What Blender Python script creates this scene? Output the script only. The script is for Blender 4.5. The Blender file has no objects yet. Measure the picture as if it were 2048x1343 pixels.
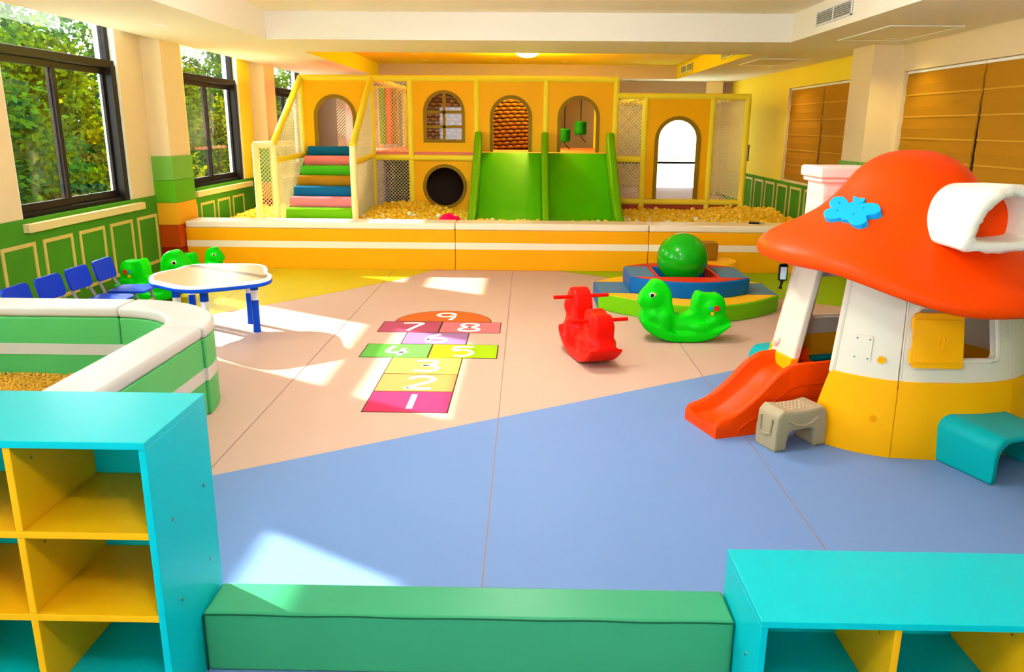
import bpy, bmesh, math, random
from mathutils import Vector, Matrix, noise
from mathutils.geometry import delaunay_2d_cdt
random.seed(7)
PI = math.pi
S = bpy.context.scene
COL = S.collection

# ---------------------------------------------------------------- camera
cam_d = bpy.data.cameras.new('camera'); cam = bpy.data.objects.new('camera', cam_d); COL.objects.link(cam)
PITCH, YAW, ROLL, FPX = 2.59905e-01, 1.568727e-02, -7.942549e-03, 1568.82
fwd = Vector((-math.sin(YAW)*math.cos(PITCH), math.cos(YAW)*math.cos(PITCH), -math.sin(PITCH)))
rt0 = Vector((math.cos(YAW), math.sin(YAW), 0)); dn0 = fwd.cross(rt0)
rt = math.cos(ROLL)*rt0 + math.sin(ROLL)*dn0
dn = -math.sin(ROLL)*rt0 + math.cos(ROLL)*dn0
mw = Matrix.Identity(4)
for i in range(3):
    mw[i][0] = rt[i]; mw[i][1] = -dn[i]; mw[i][2] = -fwd[i]
mw[0][3], mw[1][3], mw[2][3] = 0, 0, 1.6
cam.matrix_world = mw
cam_d.sensor_fit = 'HORIZONTAL'; cam_d.sensor_width = 36; cam_d.lens = FPX/2048*36
cam_d.clip_start = .05; cam_d.clip_end = 200
S.camera = cam

# ---------------------------------------------------------------- world, sun, exposure
W = bpy.data.worlds.new('world'); S.world = W; W.use_nodes = True
bg = W.node_tree.nodes['Background']
bg.inputs[0].default_value = (.86, .94, 1.0, 1); bg.inputs[1].default_value = 8.5
sun_d = bpy.data.lights.new('sun', 'SUN'); sun = bpy.data.objects.new('sun', sun_d); COL.objects.link(sun)
sun_d.energy = 13; sun_d.angle = math.radians(.9); sun_d.color = (1, .98, .94)
sun.rotation_euler = Vector((1.42, -.88, -1)).to_track_quat('-Z', 'Y').to_euler()
sun.location = (-12, 14, 9)
S.view_settings.view_transform = 'Standard'; S.view_settings.look = 'None'
S.view_settings.exposure = 0.7; S.view_settings.gamma = 1; S.view_settings.use_curve_mapping = False
S.cycles.use_denoising = True
S.cycles.max_bounces = 6; S.cycles.diffuse_bounces = 4; S.cycles.glossy_bounces = 2; S.cycles.transparent_max_bounces = 12
S.cycles.use_adaptive_sampling = True; S.cycles.adaptive_threshold = .15
S.cycles.sample_clamp_indirect = 6

# ---------------------------------------------------------------- materials
def lin(c):
    return tuple((v/255/12.92 if v/255 <= .04045 else ((v/255+.055)/1.055)**2.4) for v in c)
MATS = {}
def mat(name, rgb, rough=.5, spec=.4, var=0, vscale=8, bump=0, bscale=60, coat=0, metal=0, trans=0, emit=0):
    if name in MATS: return MATS[name]
    m = bpy.data.materials.new(name); m.use_nodes = True; nt = m.node_tree; b = nt.nodes['Principled BSDF']
    c = lin(rgb)
    b.inputs['Base Color'].default_value = (*c, 1); b.inputs['Roughness'].default_value = rough
    b.inputs['Specular IOR Level'].default_value = spec*.25; b.inputs['Metallic'].default_value = metal
    b.inputs['Coat Weight'].default_value = coat
    if emit:
        b.inputs['Emission Color'].default_value = (*c, 1); b.inputs['Emission Strength'].default_value = emit
    tc = nt.nodes.new('ShaderNodeTexCoord')
    if var:
        n = nt.nodes.new('ShaderNodeTexNoise'); n.inputs['Scale'].default_value = vscale; n.inputs['Detail'].default_value = 4
        nt.links.new(tc.outputs['Object'], n.inputs['Vector'])
        mx = nt.nodes.new('ShaderNodeMix'); mx.data_type = 'RGBA'
        mx.inputs[6].default_value = (*[v*(1-var) for v in c], 1); mx.inputs[7].default_value = (*[min(1, v*(1+var)) for v in c], 1)
        nt.links.new(n.outputs['Fac'], mx.inputs[0]); nt.links.new(mx.outputs[2], b.inputs['Base Color'])
    if bump:
        n2 = nt.nodes.new('ShaderNodeTexNoise'); n2.inputs['Scale'].default_value = bscale; n2.inputs['Detail'].default_value = 3
        nt.links.new(tc.outputs['Object'], n2.inputs['Vector'])
        bp = nt.nodes.new('ShaderNodeBump'); bp.inputs['Strength'].default_value = bump; bp.inputs['Distance'].default_value = .01
        nt.links.new(n2.outputs['Fac'], bp.inputs['Height']); nt.links.new(bp.outputs['Normal'], b.inputs['Normal'])
    MATS[name] = m; return m

WALL = mat('cream_wall_paint', (238, 212, 168), .75, .2, var=.02, bump=.05)
CEIL = mat('ceiling_paint', (252, 243, 224), .8, .2)
TRAYW = mat('white_ceiling_trim', (244, 236, 226), .8, .2)
FPINK = mat('pink_vinyl', (200, 164, 144), .5, .35, var=.03, vscale=3)
FBLUE = mat('blue_vinyl', (112, 140, 188), .5, .35, var=.03, vscale=3)
FYEL = mat('yellow_vinyl', (205, 176, 20), .4, .35, var=.03, vscale=3)
FGRN = mat('green_vinyl', (140, 180, 10), .4, .35, var=.03, vscale=3)
SEAM = mat('vinyl_seam', (150, 120, 115), .6)
WGRN = mat('green_wainscot', (80, 148, 38), .9, .1, var=.04)
STRIP = mat('cream_moulding', (226, 200, 110), .55, .3)
SILL = mat('cream_sill', (235, 212, 150), .4, .4)
FRAME = mat('dark_bronze_frame', (32, 23, 20), .35, .5)
REVEAL = mat('white_reveal', (240, 236, 228), .7, .2)
TUBE = mat('yellow_foam_tube', (255, 228, 60), .5, .35)
TUBEW = mat('pale_foam_tube', (252, 236, 170), .5, .35)
PANEL = mat('orange_panel', (253, 182, 4), .45, .35, var=.015)
OLIVE = mat('olive_trim', (146, 112, 20), .5, .3)
NET = mat('white_net_cord', (236, 222, 180), .7, .2)
SLG = mat('green_slide', (66, 172, 4), .35, .4)
SLS = mat('lime_slide_side', (104, 172, 10), .45, .35)
PINKD = mat('pink_deck', (232, 128, 112), .5, .3)
ORF = mat('orange_foam_vinyl', (248, 166, 8), .4, .4, var=.02, bump=.06, bscale=14)
WHF = mat('cream_foam_vinyl', (246, 224, 196), .4, .4, bump=.06, bscale=14)
GRF = mat('green_foam_vinyl', (82, 172, 96), .4, .4, var=.02, bump=.08, bscale=10)
GWF = mat('pale_foam_vinyl', (196, 188, 180), .4, .4, bump=.08, bscale=10)
STEPG = mat('sea_green_vinyl', (58, 150, 104), .35, .45, var=.05, vscale=3, bump=.12, bscale=6)
TEALS = mat('turquoise_laminate', (0, 184, 188), .3, .5, var=.02)
YELS = mat('yellow_laminate', (240, 172, 10), .4, .4, var=.03)
EDGE = mat('laminate_edge', (30, 200, 180), .4)
METAL = mat('steel', (170, 170, 165), .3, .5, metal=1)
BLACK = mat('black_plastic', (14, 14, 16), .4)
ROOF = mat('orange_rotomould', (254, 68, 0), .38, .4, var=.02, bump=.04, bscale=120)
HWH = mat('ivory_rotomould', (224, 210, 188), .42, .4, var=.02, bump=.04, bscale=120)
HYE = mat('amber_rotomould', (255, 174, 4), .4, .4, var=.02, bump=.04, bscale=120)
HTE = mat('teal_rotomould', (0, 160, 160), .4, .4, var=.02, bump=.04, bscale=120)
PINKW = mat('pink_white_rotomould', (250, 216, 202), .45, .4)
BFLY = mat('sky_blue_plastic', (10, 166, 240), .4, .4)
STONE = mat('taupe_plastic', (170, 150, 118), .42, .4, bump=.04, bscale=100)
GPL = mat('bright_green_plastic', (2, 206, 8), .36, .45)
RPL = mat('red_plastic', (226, 12, 0), .36, .45)
BLUEP = mat('royal_blue_plastic', (4, 56, 196), .35, .45)
GREYM = mat('grey_painted_steel', (150, 146, 142), .4, .4)
TABT = mat('cream_table_laminate', (134, 110, 78), .3, .45, var=.02)
WHP = mat('white_plastic', (244, 244, 240), .35, .45)
TBL = mat('table_blue', (8, 72, 200), .35, .45)
RED = mat('red_vinyl', (214, 40, 20), .4, .4)
BLU = mat('blue_vinyl_foam', (10, 96, 168), .4, .4)
BLT = mat('steel_blue_vinyl', (64, 118, 150), .4, .4)
YEV = mat('yellow_vinyl_foam', (255, 186, 20), .4, .4)
LIM = mat('lime_vinyl_foam', (112, 186, 9), .4, .4)
BRN = mat('brown_vinyl_foam', (150, 96, 10), .45, .35)
BALLG = mat('green_rubber', (8, 158, 9), .22, .5, coat=.3)
PINKB = mat('hot_pink_rubber', (246, 0, 84), .25, .5)
TEALB = mat('teal_rubber', (0, 140, 150), .3, .5)
BY = mat('pale_yellow_ball', (248, 206, 66), .4, .4)
BW = mat('white_ball', (250, 240, 214), .4, .4)
BO = mat('yellow_ball', (244, 184, 18), .4, .4)
BLIND = mat('brown_blind_fabric', (186, 128, 30), .85, .1, var=.06, vscale=40, bump=.15, bscale=200)
BLINDS = mat('blind_seam_tape', (216, 160, 54), .8, .1)
BANDM = [mat('pale_green_band', (118, 178, 70), .5, .3), mat('green_band', (96, 172, 24), .5, .3), mat('amber_band', (246, 172, 34), .5, .3),
         mat('rust_band', (196, 70, 8), .5, .3), mat('maroon_band', (150, 28, 6), .5, .3)]
VENT = mat('vent_grey', (206, 204, 192), .5)
VENTD = mat('vent_dark', (96, 92, 84), .7)
GRAV = mat('golden_seed', (206, 150, 44), .5, .35, var=.35, vscale=70)
LAMPG = mat('lamp_glass', (255, 244, 214), .4, emit=2.2)
LENS = mat('downlight_lens', (255, 240, 200), .4, emit=2.5)
for m_ in (LAMPG, LENS): m_.cycles.emission_sampling = 'NONE'
BARK = mat('tree_bark', (84, 70, 50), .8, .2, var=.3)
LAWN = mat('lawn', (70, 110, 40), .9, .1, var=.3, vscale=4)
DBRN = mat('dark_brown_panel', (70, 50, 40), .7)
ROPE = mat('brown_rope', (106, 68, 30), .8, .2, var=.15, vscale=30)
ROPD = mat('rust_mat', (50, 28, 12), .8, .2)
LAV = mat('lavender_vinyl', (176, 140, 190), .5)
SCREEN = mat('pale_screen', (200, 222, 226), .3)

def glass_mat(name, tint, refl):
    m = bpy.data.materials.new(name); m.use_nodes = True; nt = m.node_tree; nt.nodes.clear()
    o = nt.nodes.new('ShaderNodeOutputMaterial'); t = nt.nodes.new('ShaderNodeBsdfTransparent'); g = nt.nodes.new('ShaderNodeBsdfGlossy')
    t.inputs[0].default_value = (*tint, 1); g.inputs['Roughness'].default_value = .03
    lw = nt.nodes.new('ShaderNodeLayerWeight'); lw.inputs[0].default_value = .5
    pw = nt.nodes.new('ShaderNodeMath'); pw.operation = 'POWER'; pw.inputs[1].default_value = 4
    fr = nt.nodes.new('ShaderNodeMath'); fr.operation = 'MULTIPLY_ADD'; fr.inputs[1].default_value = refl; fr.inputs[2].default_value = .025
    nt.links.new(lw.outputs['Facing'], pw.inputs[0]); nt.links.new(pw.outputs[0], fr.inputs[0])
    mx = nt.nodes.new('ShaderNodeMixShader')
    nt.links.new(fr.outputs[0], mx.inputs[0]); nt.links.new(t.outputs[0], mx.inputs[1]); nt.links.new(g.outputs[0], mx.inputs[2]); nt.links.new(mx.outputs[0], o.inputs[0])
    return m
GLASS = glass_mat('window_glass', (.95, .98, .96), .5)
FILM = glass_mat('clear_vinyl_film', (.85, .84, .8), .15)

def leaf_mat(name, a, b):
    m = bpy.data.materials.new(name); m.use_nodes = True; nt = m.node_tree; nt.nodes.clear()
    o = nt.nodes.new('ShaderNodeOutputMaterial'); d = nt.nodes.new('ShaderNodeBsdfDiffuse'); t = nt.nodes.new('ShaderNodeBsdfTranslucent')
    g = nt.nodes.new('ShaderNodeNewGeometry'); r = nt.nodes.new('ShaderNodeMix'); r.data_type = 'RGBA'
    r.inputs[6].default_value = (*lin(a), 1); r.inputs[7].default_value = (*lin(b), 1)
    nt.links.new(g.outputs['Random Per Island'], r.inputs[0])
    nt.links.new(r.outputs[2], d.inputs[0]); nt.links.new(r.outputs[2], t.inputs[0])
    mx = nt.nodes.new('ShaderNodeMixShader'); mx.inputs[0].default_value = .45
    nt.links.new(d.outputs[0], mx.inputs[1]); nt.links.new(t.outputs[0], mx.inputs[2]); nt.links.new(mx.outputs[0], o.inputs[0])
    return m
LEAF = [leaf_mat('leaf_dark', (10, 34, 8), (84, 104, 6)), leaf_mat('leaf_mid', (18, 52, 8), (138, 132, 4)), leaf_mat('leaf_blue', (6, 42, 26), (60, 92, 14))]

# ---------------------------------------------------------------- geometry helpers
def offset(poly, e):
    n = len(poly); out = []
    ar = sum(poly[i][0]*poly[(i+1) % n][1]-poly[(i+1) % n][0]*poly[i][1] for i in range(n)); s = 1 if ar > 0 else -1
    for i in range(n):
        p0, p1, p2 = Vector(poly[i-1][:2]), Vector(poly[i][:2]), Vector(poly[(i+1) % n][:2])
        d1 = (p1-p0).normalized(); d2 = (p2-p1).normalized()
        n1 = Vector((d1.y, -d1.x))*s; n2 = Vector((d2.y, -d2.x))*s; b = (n1+n2)
        b = b/max(b.length_squared, 1e-6)*2
        out.append(tuple(p1+b*e) )
    return out
ORG = {}
def catmull(pts, n=6, closed=False):
    out = []; N = len(pts); P = [Vector(p) for p in pts]
    rng = range(N) if closed else range(N-1)
    for i in rng:
        if closed: p0, p1, p2, p3 = P[i-1], P[i], P[(i+1) % N], P[(i+2) % N]
        else: p0, p1, p2, p3 = P[max(i-1, 0)], P[i], P[i+1], P[min(i+2, N-1)]
        for k in range(n):
            t = k/n
            out.append(.5*((2*p1)+(-p0+p2)*t+(2*p0-5*p1+4*p2-p3)*t*t+(-p0+3*p1-3*p2+p3)*t**3))
    if not closed: out.append(P[-1].copy())
    return out
def inside(p, poly):
    c = False; x, y = p[0], p[1]; j = len(poly)-1
    for i in range(len(poly)):
        xi, yi = poly[i][0], poly[i][1]; xj, yj = poly[j][0], poly[j][1]
        if (yi > y) != (yj > y) and x < (xj-xi)*(y-yi)/(yj-yi)+xi: c = not c
        j = i
    return c
class MB:
    def __init__(s): s.v = []; s.f = []
    def add(s, vs, fs):
        o = len(s.v); s.v += [tuple(v) for v in vs]; s.f += [tuple(i+o for i in f) for f in fs]; return s
    def box(s, x0, x1, y0, y1, z0, z1):
        return s.add([(x0,y0,z0),(x1,y0,z0),(x1,y1,z0),(x0,y1,z0),(x0,y0,z1),(x1,y0,z1),(x1,y1,z1),(x0,y1,z1)],
                     [(0,3,2,1),(4,5,6,7),(0,1,5,4),(1,2,6,5),(2,3,7,6),(3,0,4,7)])
    def prism(s, pts, ax, a, b):
        pts = [(p[0], p[1]) for p in pts]
        if ax == 'x': m = lambda p, w: (w, p[0], p[1])
        elif ax == 'y': m = lambda p, w: (p[0], w, p[1])
        else: m = lambda p, w: (p[0], p[1], w)
        n = len(pts)
        return s.add([m(p, a) for p in pts]+[m(p, b) for p in pts],
                     [tuple(range(n))[::-1], tuple(range(n, 2*n))]+[(i, (i+1) % n, n+(i+1) % n, n+i) for i in range(n)])
    def tube(s, pts, r, n=10, caps=True):
        P = [Vector(p) for p in pts]; rs = r if isinstance(r, (list, tuple)) else [r]*len(P)
        vs = []; fs = []; up = None
        for i, p in enumerate(P):
            d = (P[min(i+1, len(P)-1)]-P[max(i-1, 0)]).normalized()
            if up is None: up = Vector((0,0,1)) if abs(d.z) < .9 else Vector((1,0,0))
            x = d.cross(up).normalized(); up = x.cross(d).normalized()
            for k in range(n):
                a = 2*PI*k/n; vs.append(p+rs[i]*(math.cos(a)*x+math.sin(a)*up))
        for i in range(len(P)-1):
            for k in range(n):
                fs.append((i*n+k, i*n+(k+1) % n, (i+1)*n+(k+1) % n, (i+1)*n+k))
        if caps: fs += [tuple(range(n))[::-1], tuple(range((len(P)-1)*n, len(P)*n))]
        return s.add(vs, fs)
    def lathe(s, prof, n=32, c=(0,0,0)):
        vs = []; fs = []
        for r, z in prof:
            for k in range(n):
                a = 2*PI*k/n; vs.append((c[0]+r*math.cos(a), c[1]+r*math.sin(a), c[2]+z))
        for i in range(len(prof)-1):
            for k in range(n): fs.append((i*n+k, i*n+(k+1) % n, (i+1)*n+(k+1) % n, (i+1)*n+k))
        fs += [tuple(range(n))[::-1], tuple(range((len(prof)-1)*n, len(prof)*n))]
        return s.add(vs, fs)
    def ball(s, c, r, nu=20, nv=12):
        if not isinstance(r, (tuple, list)): r = (r, r, r)
        vs = [(c[0], c[1], c[2]-r[2])]; fs = []
        for j in range(1, nv):
            t = -PI/2+PI*j/nv
            for k in range(nu):
                a = 2*PI*k/nu; vs.append((c[0]+r[0]*math.cos(t)*math.cos(a), c[1]+r[1]*math.cos(t)*math.sin(a), c[2]+r[2]*math.sin(t)))
        vs.append((c[0], c[1], c[2]+r[2])); top = len(vs)-1
        for k in range(nu):
            fs.append((0, 1+(k+1) % nu, 1+k))
            for j in range(nv-2):
                a = 1+j*nu; fs.append((a+k, a+(k+1) % nu, a+nu+(k+1) % nu, a+nu+k))
            a = 1+(nv-2)*nu; fs.append((a+k, a+(k+1) % nu, top))
        return s.add(vs, fs)
    def plate(s, outer, holes, t0, t1, mp, grid=0):
        loops = [outer]+list(holes); vs = []; ed = []
        for L in loops:
            o = len(vs); vs += [Vector((p[0], p[1])) for p in L]; ed += [(o+i, o+(i+1) % len(L)) for i in range(len(L))]
        if grid:
            x0, x1 = min(p[0] for p in outer), max(p[0] for p in outer); y0, y1 = min(p[1] for p in outer), max(p[1] for p in outer)
            gx = x0+grid
            while gx < x1-grid*.3:
                gy = y0+grid
                while gy < y1-grid*.3:
                    if inside((gx, gy), outer) and not any(inside((gx, gy), h) for h in holes): vs.append(Vector((gx, gy)))
                    gy += grid
                gx += grid
        ov, oe, of, *_ = delaunay_2d_cdt(vs, ed, [], 0, 1e-6)
        fs = []
        for f in of:
            c = sum((ov[i] for i in f), Vector((0, 0)))/len(f)
            if inside(c, outer) and not any(inside(c, h) for h in holes): fs.append(tuple(f))
        n = len(ov); cnt = {}
        for f in fs:
            for i in range(len(f)):
                a, b = f[i], f[(i+1) % len(f)]; cnt[(a, b)] = cnt.get((a, b), 0)+1
        side = [(a, b) for (a, b) in cnt if (b, a) not in cnt]
        V = [mp(p.x, p.y, t1) for p in ov]+[mp(p.x, p.y, t0) for p in ov]
        F = fs+[tuple(n+i for i in f[::-1]) for f in fs]+[(b, a, n+a, n+b) for a, b in side]
        return s.add(V, F)
    def xf(s, M):
        s.v = [tuple(M @ Vector(v)) for v in s.v]; return s
    def build(s, name, m, parent=None, smooth=False, bevel=0, seg=2, base=None, kind=None, label=None):
        me = bpy.data.meshes.new(name)
        if parent is not None: o = ORG.get(parent.name, Vector((0,0,0)))
        elif base is not None: o = Vector(base)
        else:
            xs = [v[0] for v in s.v]; ys = [v[1] for v in s.v]
            o = Vector(((min(xs)+max(xs))/2, (min(ys)+max(ys))/2, min(v[2] for v in s.v)))
        me.from_pydata([tuple(Vector(v)-o) for v in s.v], [], s.f)
        bm = bmesh.new(); bm.from_mesh(me); bmesh.ops.recalc_face_normals(bm, faces=bm.faces); bm.to_mesh(me); bm.free()
        me.materials.append(m)
        if smooth:
            for p in me.polygons: p.use_smooth = True
        ob = bpy.data.objects.new(name, me); COL.objects.link(ob)
        if parent is not None: ob.parent = parent
        else: ob.location = o
        ORG[ob.name] = o
        if bevel:
            b = ob.modifiers.new('bevel', 'BEVEL'); b.width = bevel; b.segments = seg; b.limit_method = 'ANGLE'; b.angle_limit = math.radians(40)
            for p in me.polygons: p.use_smooth = True
            b.harden_normals = False
            w = ob.modifiers.new('wn', 'WEIGHTED_NORMAL'); w.keep_sharp = True
        if smooth == 'auto':
            for p in me.polygons: p.use_smooth = True
            me.set_sharp_from_angle(angle=math.radians(40))
        if kind: ob['kind'] = kind
        if label: ob['label'] = label
        return ob
def tag(o, label, cat, group=None):
    o['label'] = label; o['category'] = cat
    if group: o['group'] = group
    return o
def thing(name, label, cat, loc=(0,0,0), rz=0, group=None, local=False):
    o = bpy.data.objects.new(name, None); COL.objects.link(o); o.location = loc; o.rotation_euler = (0,0,rz); o.empty_display_size = .1
    ORG[o.name] = Vector((0,0,0)) if local else Vector(loc)
    tag(o, label, cat, group); return o
def struct(o): o['kind'] = 'structure'; return o
def sroot(name, loc=(0,0,0)):
    o = bpy.data.objects.new(name, None); COL.objects.link(o); o.location = loc; ORG[o.name] = Vector(loc); o['kind'] = 'structure'; return o
def copy_tree(o, parent=None):
    c = o.copy(); COL.objects.link(c)
    if parent: c.parent = parent
    for ch in list(o.children): copy_tree(ch, c)
    return c
def blob(mb, voxel, it, fac=.5):
    me = bpy.data.meshes.new('tmp'); me.from_pydata(mb.v, [], mb.f)
    bm = bmesh.new(); bm.from_mesh(me); bmesh.ops.recalc_face_normals(bm, faces=bm.faces); bm.to_mesh(me); bm.free()
    ob = bpy.data.objects.new('tmp', me); COL.objects.link(ob)
    r = ob.modifiers.new('r', 'REMESH'); r.mode = 'VOXEL'; r.voxel_size = voxel; r.use_smooth_shade = True
    sm = ob.modifiers.new('s', 'SMOOTH'); sm.factor = fac; sm.iterations = it
    dg = bpy.context.evaluated_depsgraph_get(); ev = ob.evaluated_get(dg); m2 = ev.to_mesh()
    out = MB(); out.v = [tuple(v.co) for v in m2.vertices]; out.f = [tuple(p.vertices) for p in m2.polygons]
    ev.to_mesh_clear(); bpy.data.objects.remove(ob); bpy.data.meshes.remove(me)
    return out
def arc(cx, cy, r, a0, a1, n):
    return [(cx+r*math.cos(a0+(a1-a0)*i/n), cy+r*math.sin(a0+(a1-a0)*i/n)) for i in range(n+1)]
def rrect(x0, x1, y0, y1, r, n=5):
    return arc(x1-r, y0+r, r, -PI/2, 0, n)+arc(x1-r, y1-r, r, 0, PI/2, n)+arc(x0+r, y1-r, r, PI/2, PI, n)+arc(x0+r, y0+r, r, PI, 1.5*PI, n)
def net(p0, u, v, lu, lv, pitch=.042, r=.0042):
    """diamond netting on the rectangle p0 + [0,lu]u + [0,lv]v"""
    p0, u, v = Vector(p0), Vector(u).normalized(), Vector(v).normalized(); mb = MB()
    for sgn in (1, -1):
        k = -lv if sgn == 1 else 0
        c = k
        while c < (lu if sgn == 1 else lu+lv):
            # a = c + t (sgn 1) or a = c - t; t in [0, lv]
            if sgn == 1: t0, t1 = max(0, -c), min(lv, lu-c)
            else: t0, t1 = max(0, c-lu), min(lv, c)
            if t1-t0 > .01:
                a = p0+u*(c+sgn*t0)+v*t0; b = p0+u*(c+sgn*t1)+v*t1
                mb.tube([a, b], r, 3, False)
            c += pitch*1.15
    return mb

# ================================================================= THE SETTING
XL, XR, YB, YF, ZS, ZT = -4.14, 3.97, 15.9, -4.5, 2.475, 2.75
# ---- floor
fl = struct(MB().box(-4.5, 4.3, YF-.3, YB+.3, -.12, 0).build('floor', FPINK, base=(0,0,0)))
def sheet(poly, m, z=.0012): MB().prism(poly, 'z', .0002, z).build('vinyl_section', m, fl)
sheet([(XL,1.745),(-1.457,3.389),(1.254,5.052),(XR,6.72),(XR,YF),(XL,YF)], FBLUE)
sheet([(-1.03,8.97),(-1.4,8.27),(-1.69,7.89),(-2,7.48),(-2.6,6.78),(-3.2,6.1),(XL,5.1),(XL,8.97)], FYEL)
sheet([(.38,8.97),(1.05,8.49),(2.81,7.32),(XR,6.75),(XR,8.97)], FGRN)
for sx in (-2.85, -1.5, -.14, 1.2, 2.55):
    MB().box(sx-.0025, sx+.0025, YF, 8.95, .0003, .0018).build('vinyl_seam', SEAM, fl)

# ---- ceiling
cm = MB()
ZU = 3.05
cm.box(-3.95, -2.74, YF, YB, ZS, ZU)                       # left soffit (with curtain pocket to the wall)
cm.box(2.74, XR+.02, YF, YB, ZS, ZU)
cm.box(-2.74, 2.74, 8.73, 10.15, ZS, ZU)
cm.box(-2.74, 2.74, 15.15, YB, ZS, ZU)
cm.box(-2.74, 2.74, YF, -1.5, ZS, ZU)
cm.box(-2.74, 2.74, -1.5, 8.73, ZT, ZU)
cm.box(-2.74, 2.74, 10.15, 15.15, 2.72, ZU)
cm.box(-4.34, -3.95, YF, YB, 2.95, ZU)
ceil = struct(cm.build('ceiling', CEIL, base=(0,0,ZS)))
CGLOW = mat('warm_glow_ceiling_tint', (240, 212, 50), .8, .2)  # yellow stands in for the warm light in the rear ceiling recess
MB().box(-2.74, 2.74, 10.15, 15.15, 2.715, 2.72).build('recess_tint', CGLOW, ceil)
for b in ((-2.74, -2.735), (2.735, 2.74)): MB().box(*b, 10.15, 15.15, ZS, 2.715).build('recess_tint', CGLOW, ceil)
MB().box(-2.735, 2.735, 15.145, 15.15, ZS, 2.715).build('recess_tint', mat('shaded_ceiling_tint', (206, 176, 160), .8, .2), ceil)  # mauve tone puts the shade of this recess face into its colour
MB().box(-2.74, 2.74, 8.715, 8.73, ZS, ZT).build('tray_fascia', TRAYW, ceil)

# ---- walls
WIN = [(-3.87, -2.0), (-.43, 1.44), (3.08, 4.95), (6.42, 8.29), (9.85, 11.72), (13.28, 15.15)]
wl = MB(); zb, zh = .78, 2.9
wl.box(-4.34, XL, YF, YB, 0, zb); wl.box(-4.34, XL, YF, YB, zh, ZU)
ys = [YF]+[v for w in WIN for v in w]+[YB]
for i in range(0, len(ys), 2): wl.box(-4.34, XL, ys[i], ys[i+1], zb, zh)
wall_l = struct(wl.build('wall_left', WALL, base=(XL,0,0)))
for (a, b) in ((-1.8, -.6), (1.6, 2.8), (5.0, 6.3), (8.42, 8.8), (11.85, 12.2)): pass
MB().box(XL, XL+.012, YF, YB, 0, .835).build('wainscot', WGRN, wall_l)
k = 0; fy = 2.14
while fy < 11.6:
    if not (8.72 < fy < 9.3 or 12 < fy < 12.8):
        w, h0, h1, t = .45, .1, .64, .032
        x0, x1 = XL+.010, XL+.022
        for b in ((fy, fy+w, h1-t, h1), (fy, fy+w, h0, h0+t), (fy, fy+t, h0+t, h1-t), (fy+w-t, fy+w, h0+t, h1-t)):
            MB().box(x0, x1, *b).build('moulding_strip', STRIP, wall_l)
    fy += .56
def pillar(wall, x0, x1, y0, y1, inward):
    MB().box(x0, x1, y0, y1, 0, ZS+.3).build('pillar', WALL, wall)
    p = wall.children[-1] if False else [c for c in wall.children if c.name.startswith('pillar')][-1]
    zs = [1.26, 1.0, .75, .505, .25, 0]; t = .02
    for i in range(5):
        if inward > 0: mb = MB().box(x0, x1+t, y0-t, y1+t, zs[i+1]+.002, zs[i])
        else: mb = MB().box(x0-t, x1, y0-t, y1+t, zs[i+1]+.002, zs[i])
        mb.build('foam_band', BANDM[i], p, bevel=.004)
for y0 in (8.82, 12.24): pillar(wall_l, XL-.05, -3.925, y0, y0+.5, 1)

WGLOW = mat('warm_glow_wall_tint', (252, 222, 66), .75, .2)  # warm light on the rear walls, laid on as yellow colour
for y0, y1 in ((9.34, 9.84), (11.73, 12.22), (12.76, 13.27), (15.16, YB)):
    MB().box(XL, XL+.004, y0, y1, .8, 2.95).build('warm_glow_section', WGLOW, wall_l)
# left windows
def window(n, y0, y1):
    r = sroot('window_%d' % n, (-4.2, (y0+y1)/2, zb)); xf0, xf1 = -4.27, -4.2
    zt0, zt1 = 2.09, 2.215
    fr = MB(); f = .075
    fr.box(xf0, xf1, y0, y0+f, zb+.05, zh); fr.box(xf0, xf1, y1-f, y1, zb+.05, zh)
    fr.box(xf0-.01, xf1+.012, y0, y1, zb+.03, zb+.09); fr.box(xf0, xf1, y0, y1, zh-.06, zh)
    fr.build('frame', FRAME, r, bevel=.004)
    MB().box(xf0-.01, xf1+.03, y0-.0, y1, zt0+.05, zt1).build('transom', FRAME, r, bevel=.005)
    MB().box(xf0, xf1+.04, y1-f-.02, y1+.0, zb+.05, zt0+.08).build('side_rail', FRAME, r, bevel=.005)
    ym = (y0+y1)/2-.1; s = .055
    for (a, b, x) in ((y0+f, ym+.05, xf1-.03), (ym-.02, y1-f, xf1-.055)):
        m = MB(); z0, z1 = zb+.09, zt0+.05
        m.box(x-.015, x+.015, a, a+s, z0, z1); m.box(x-.015, x+.015, b-s, b, z0, z1)
        m.box(x-.015, x+.015, a+s, b-s, z0, z0+.07); m.box(x-.015, x+.015, a+s, b-s, z1-.06, z1)
        sa = m.build('sash', FRAME, r, bevel=.003)
        MB().box(x-.003, x+.003, a+s, b-s, z0+.07, z1-.06).build('glass_pane', GLASS, sa)
    MB().box(xf0+.03, xf0+.036, y0+f, y1-f, zt1, zh-.06).build('glass_pane', GLASS, r)
    # outer reveal lining and sill
    MB().box(-4.35, XL-.002, y1-.012, y1+.001, zb, zh).build('reveal', REVEAL, r)
    MB().box(-4.35, XL-.002, y0-.001, y0+.012, zb, zh).build('reveal', REVEAL, r)
    MB().box(-4.36, -4.07, y0-.03, y1+.13, .725, .797).build('sill', SILL, r, bevel=.006)
    return r
for i, (a, b) in enumerate(WIN): window(i+1, a, b)

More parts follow.
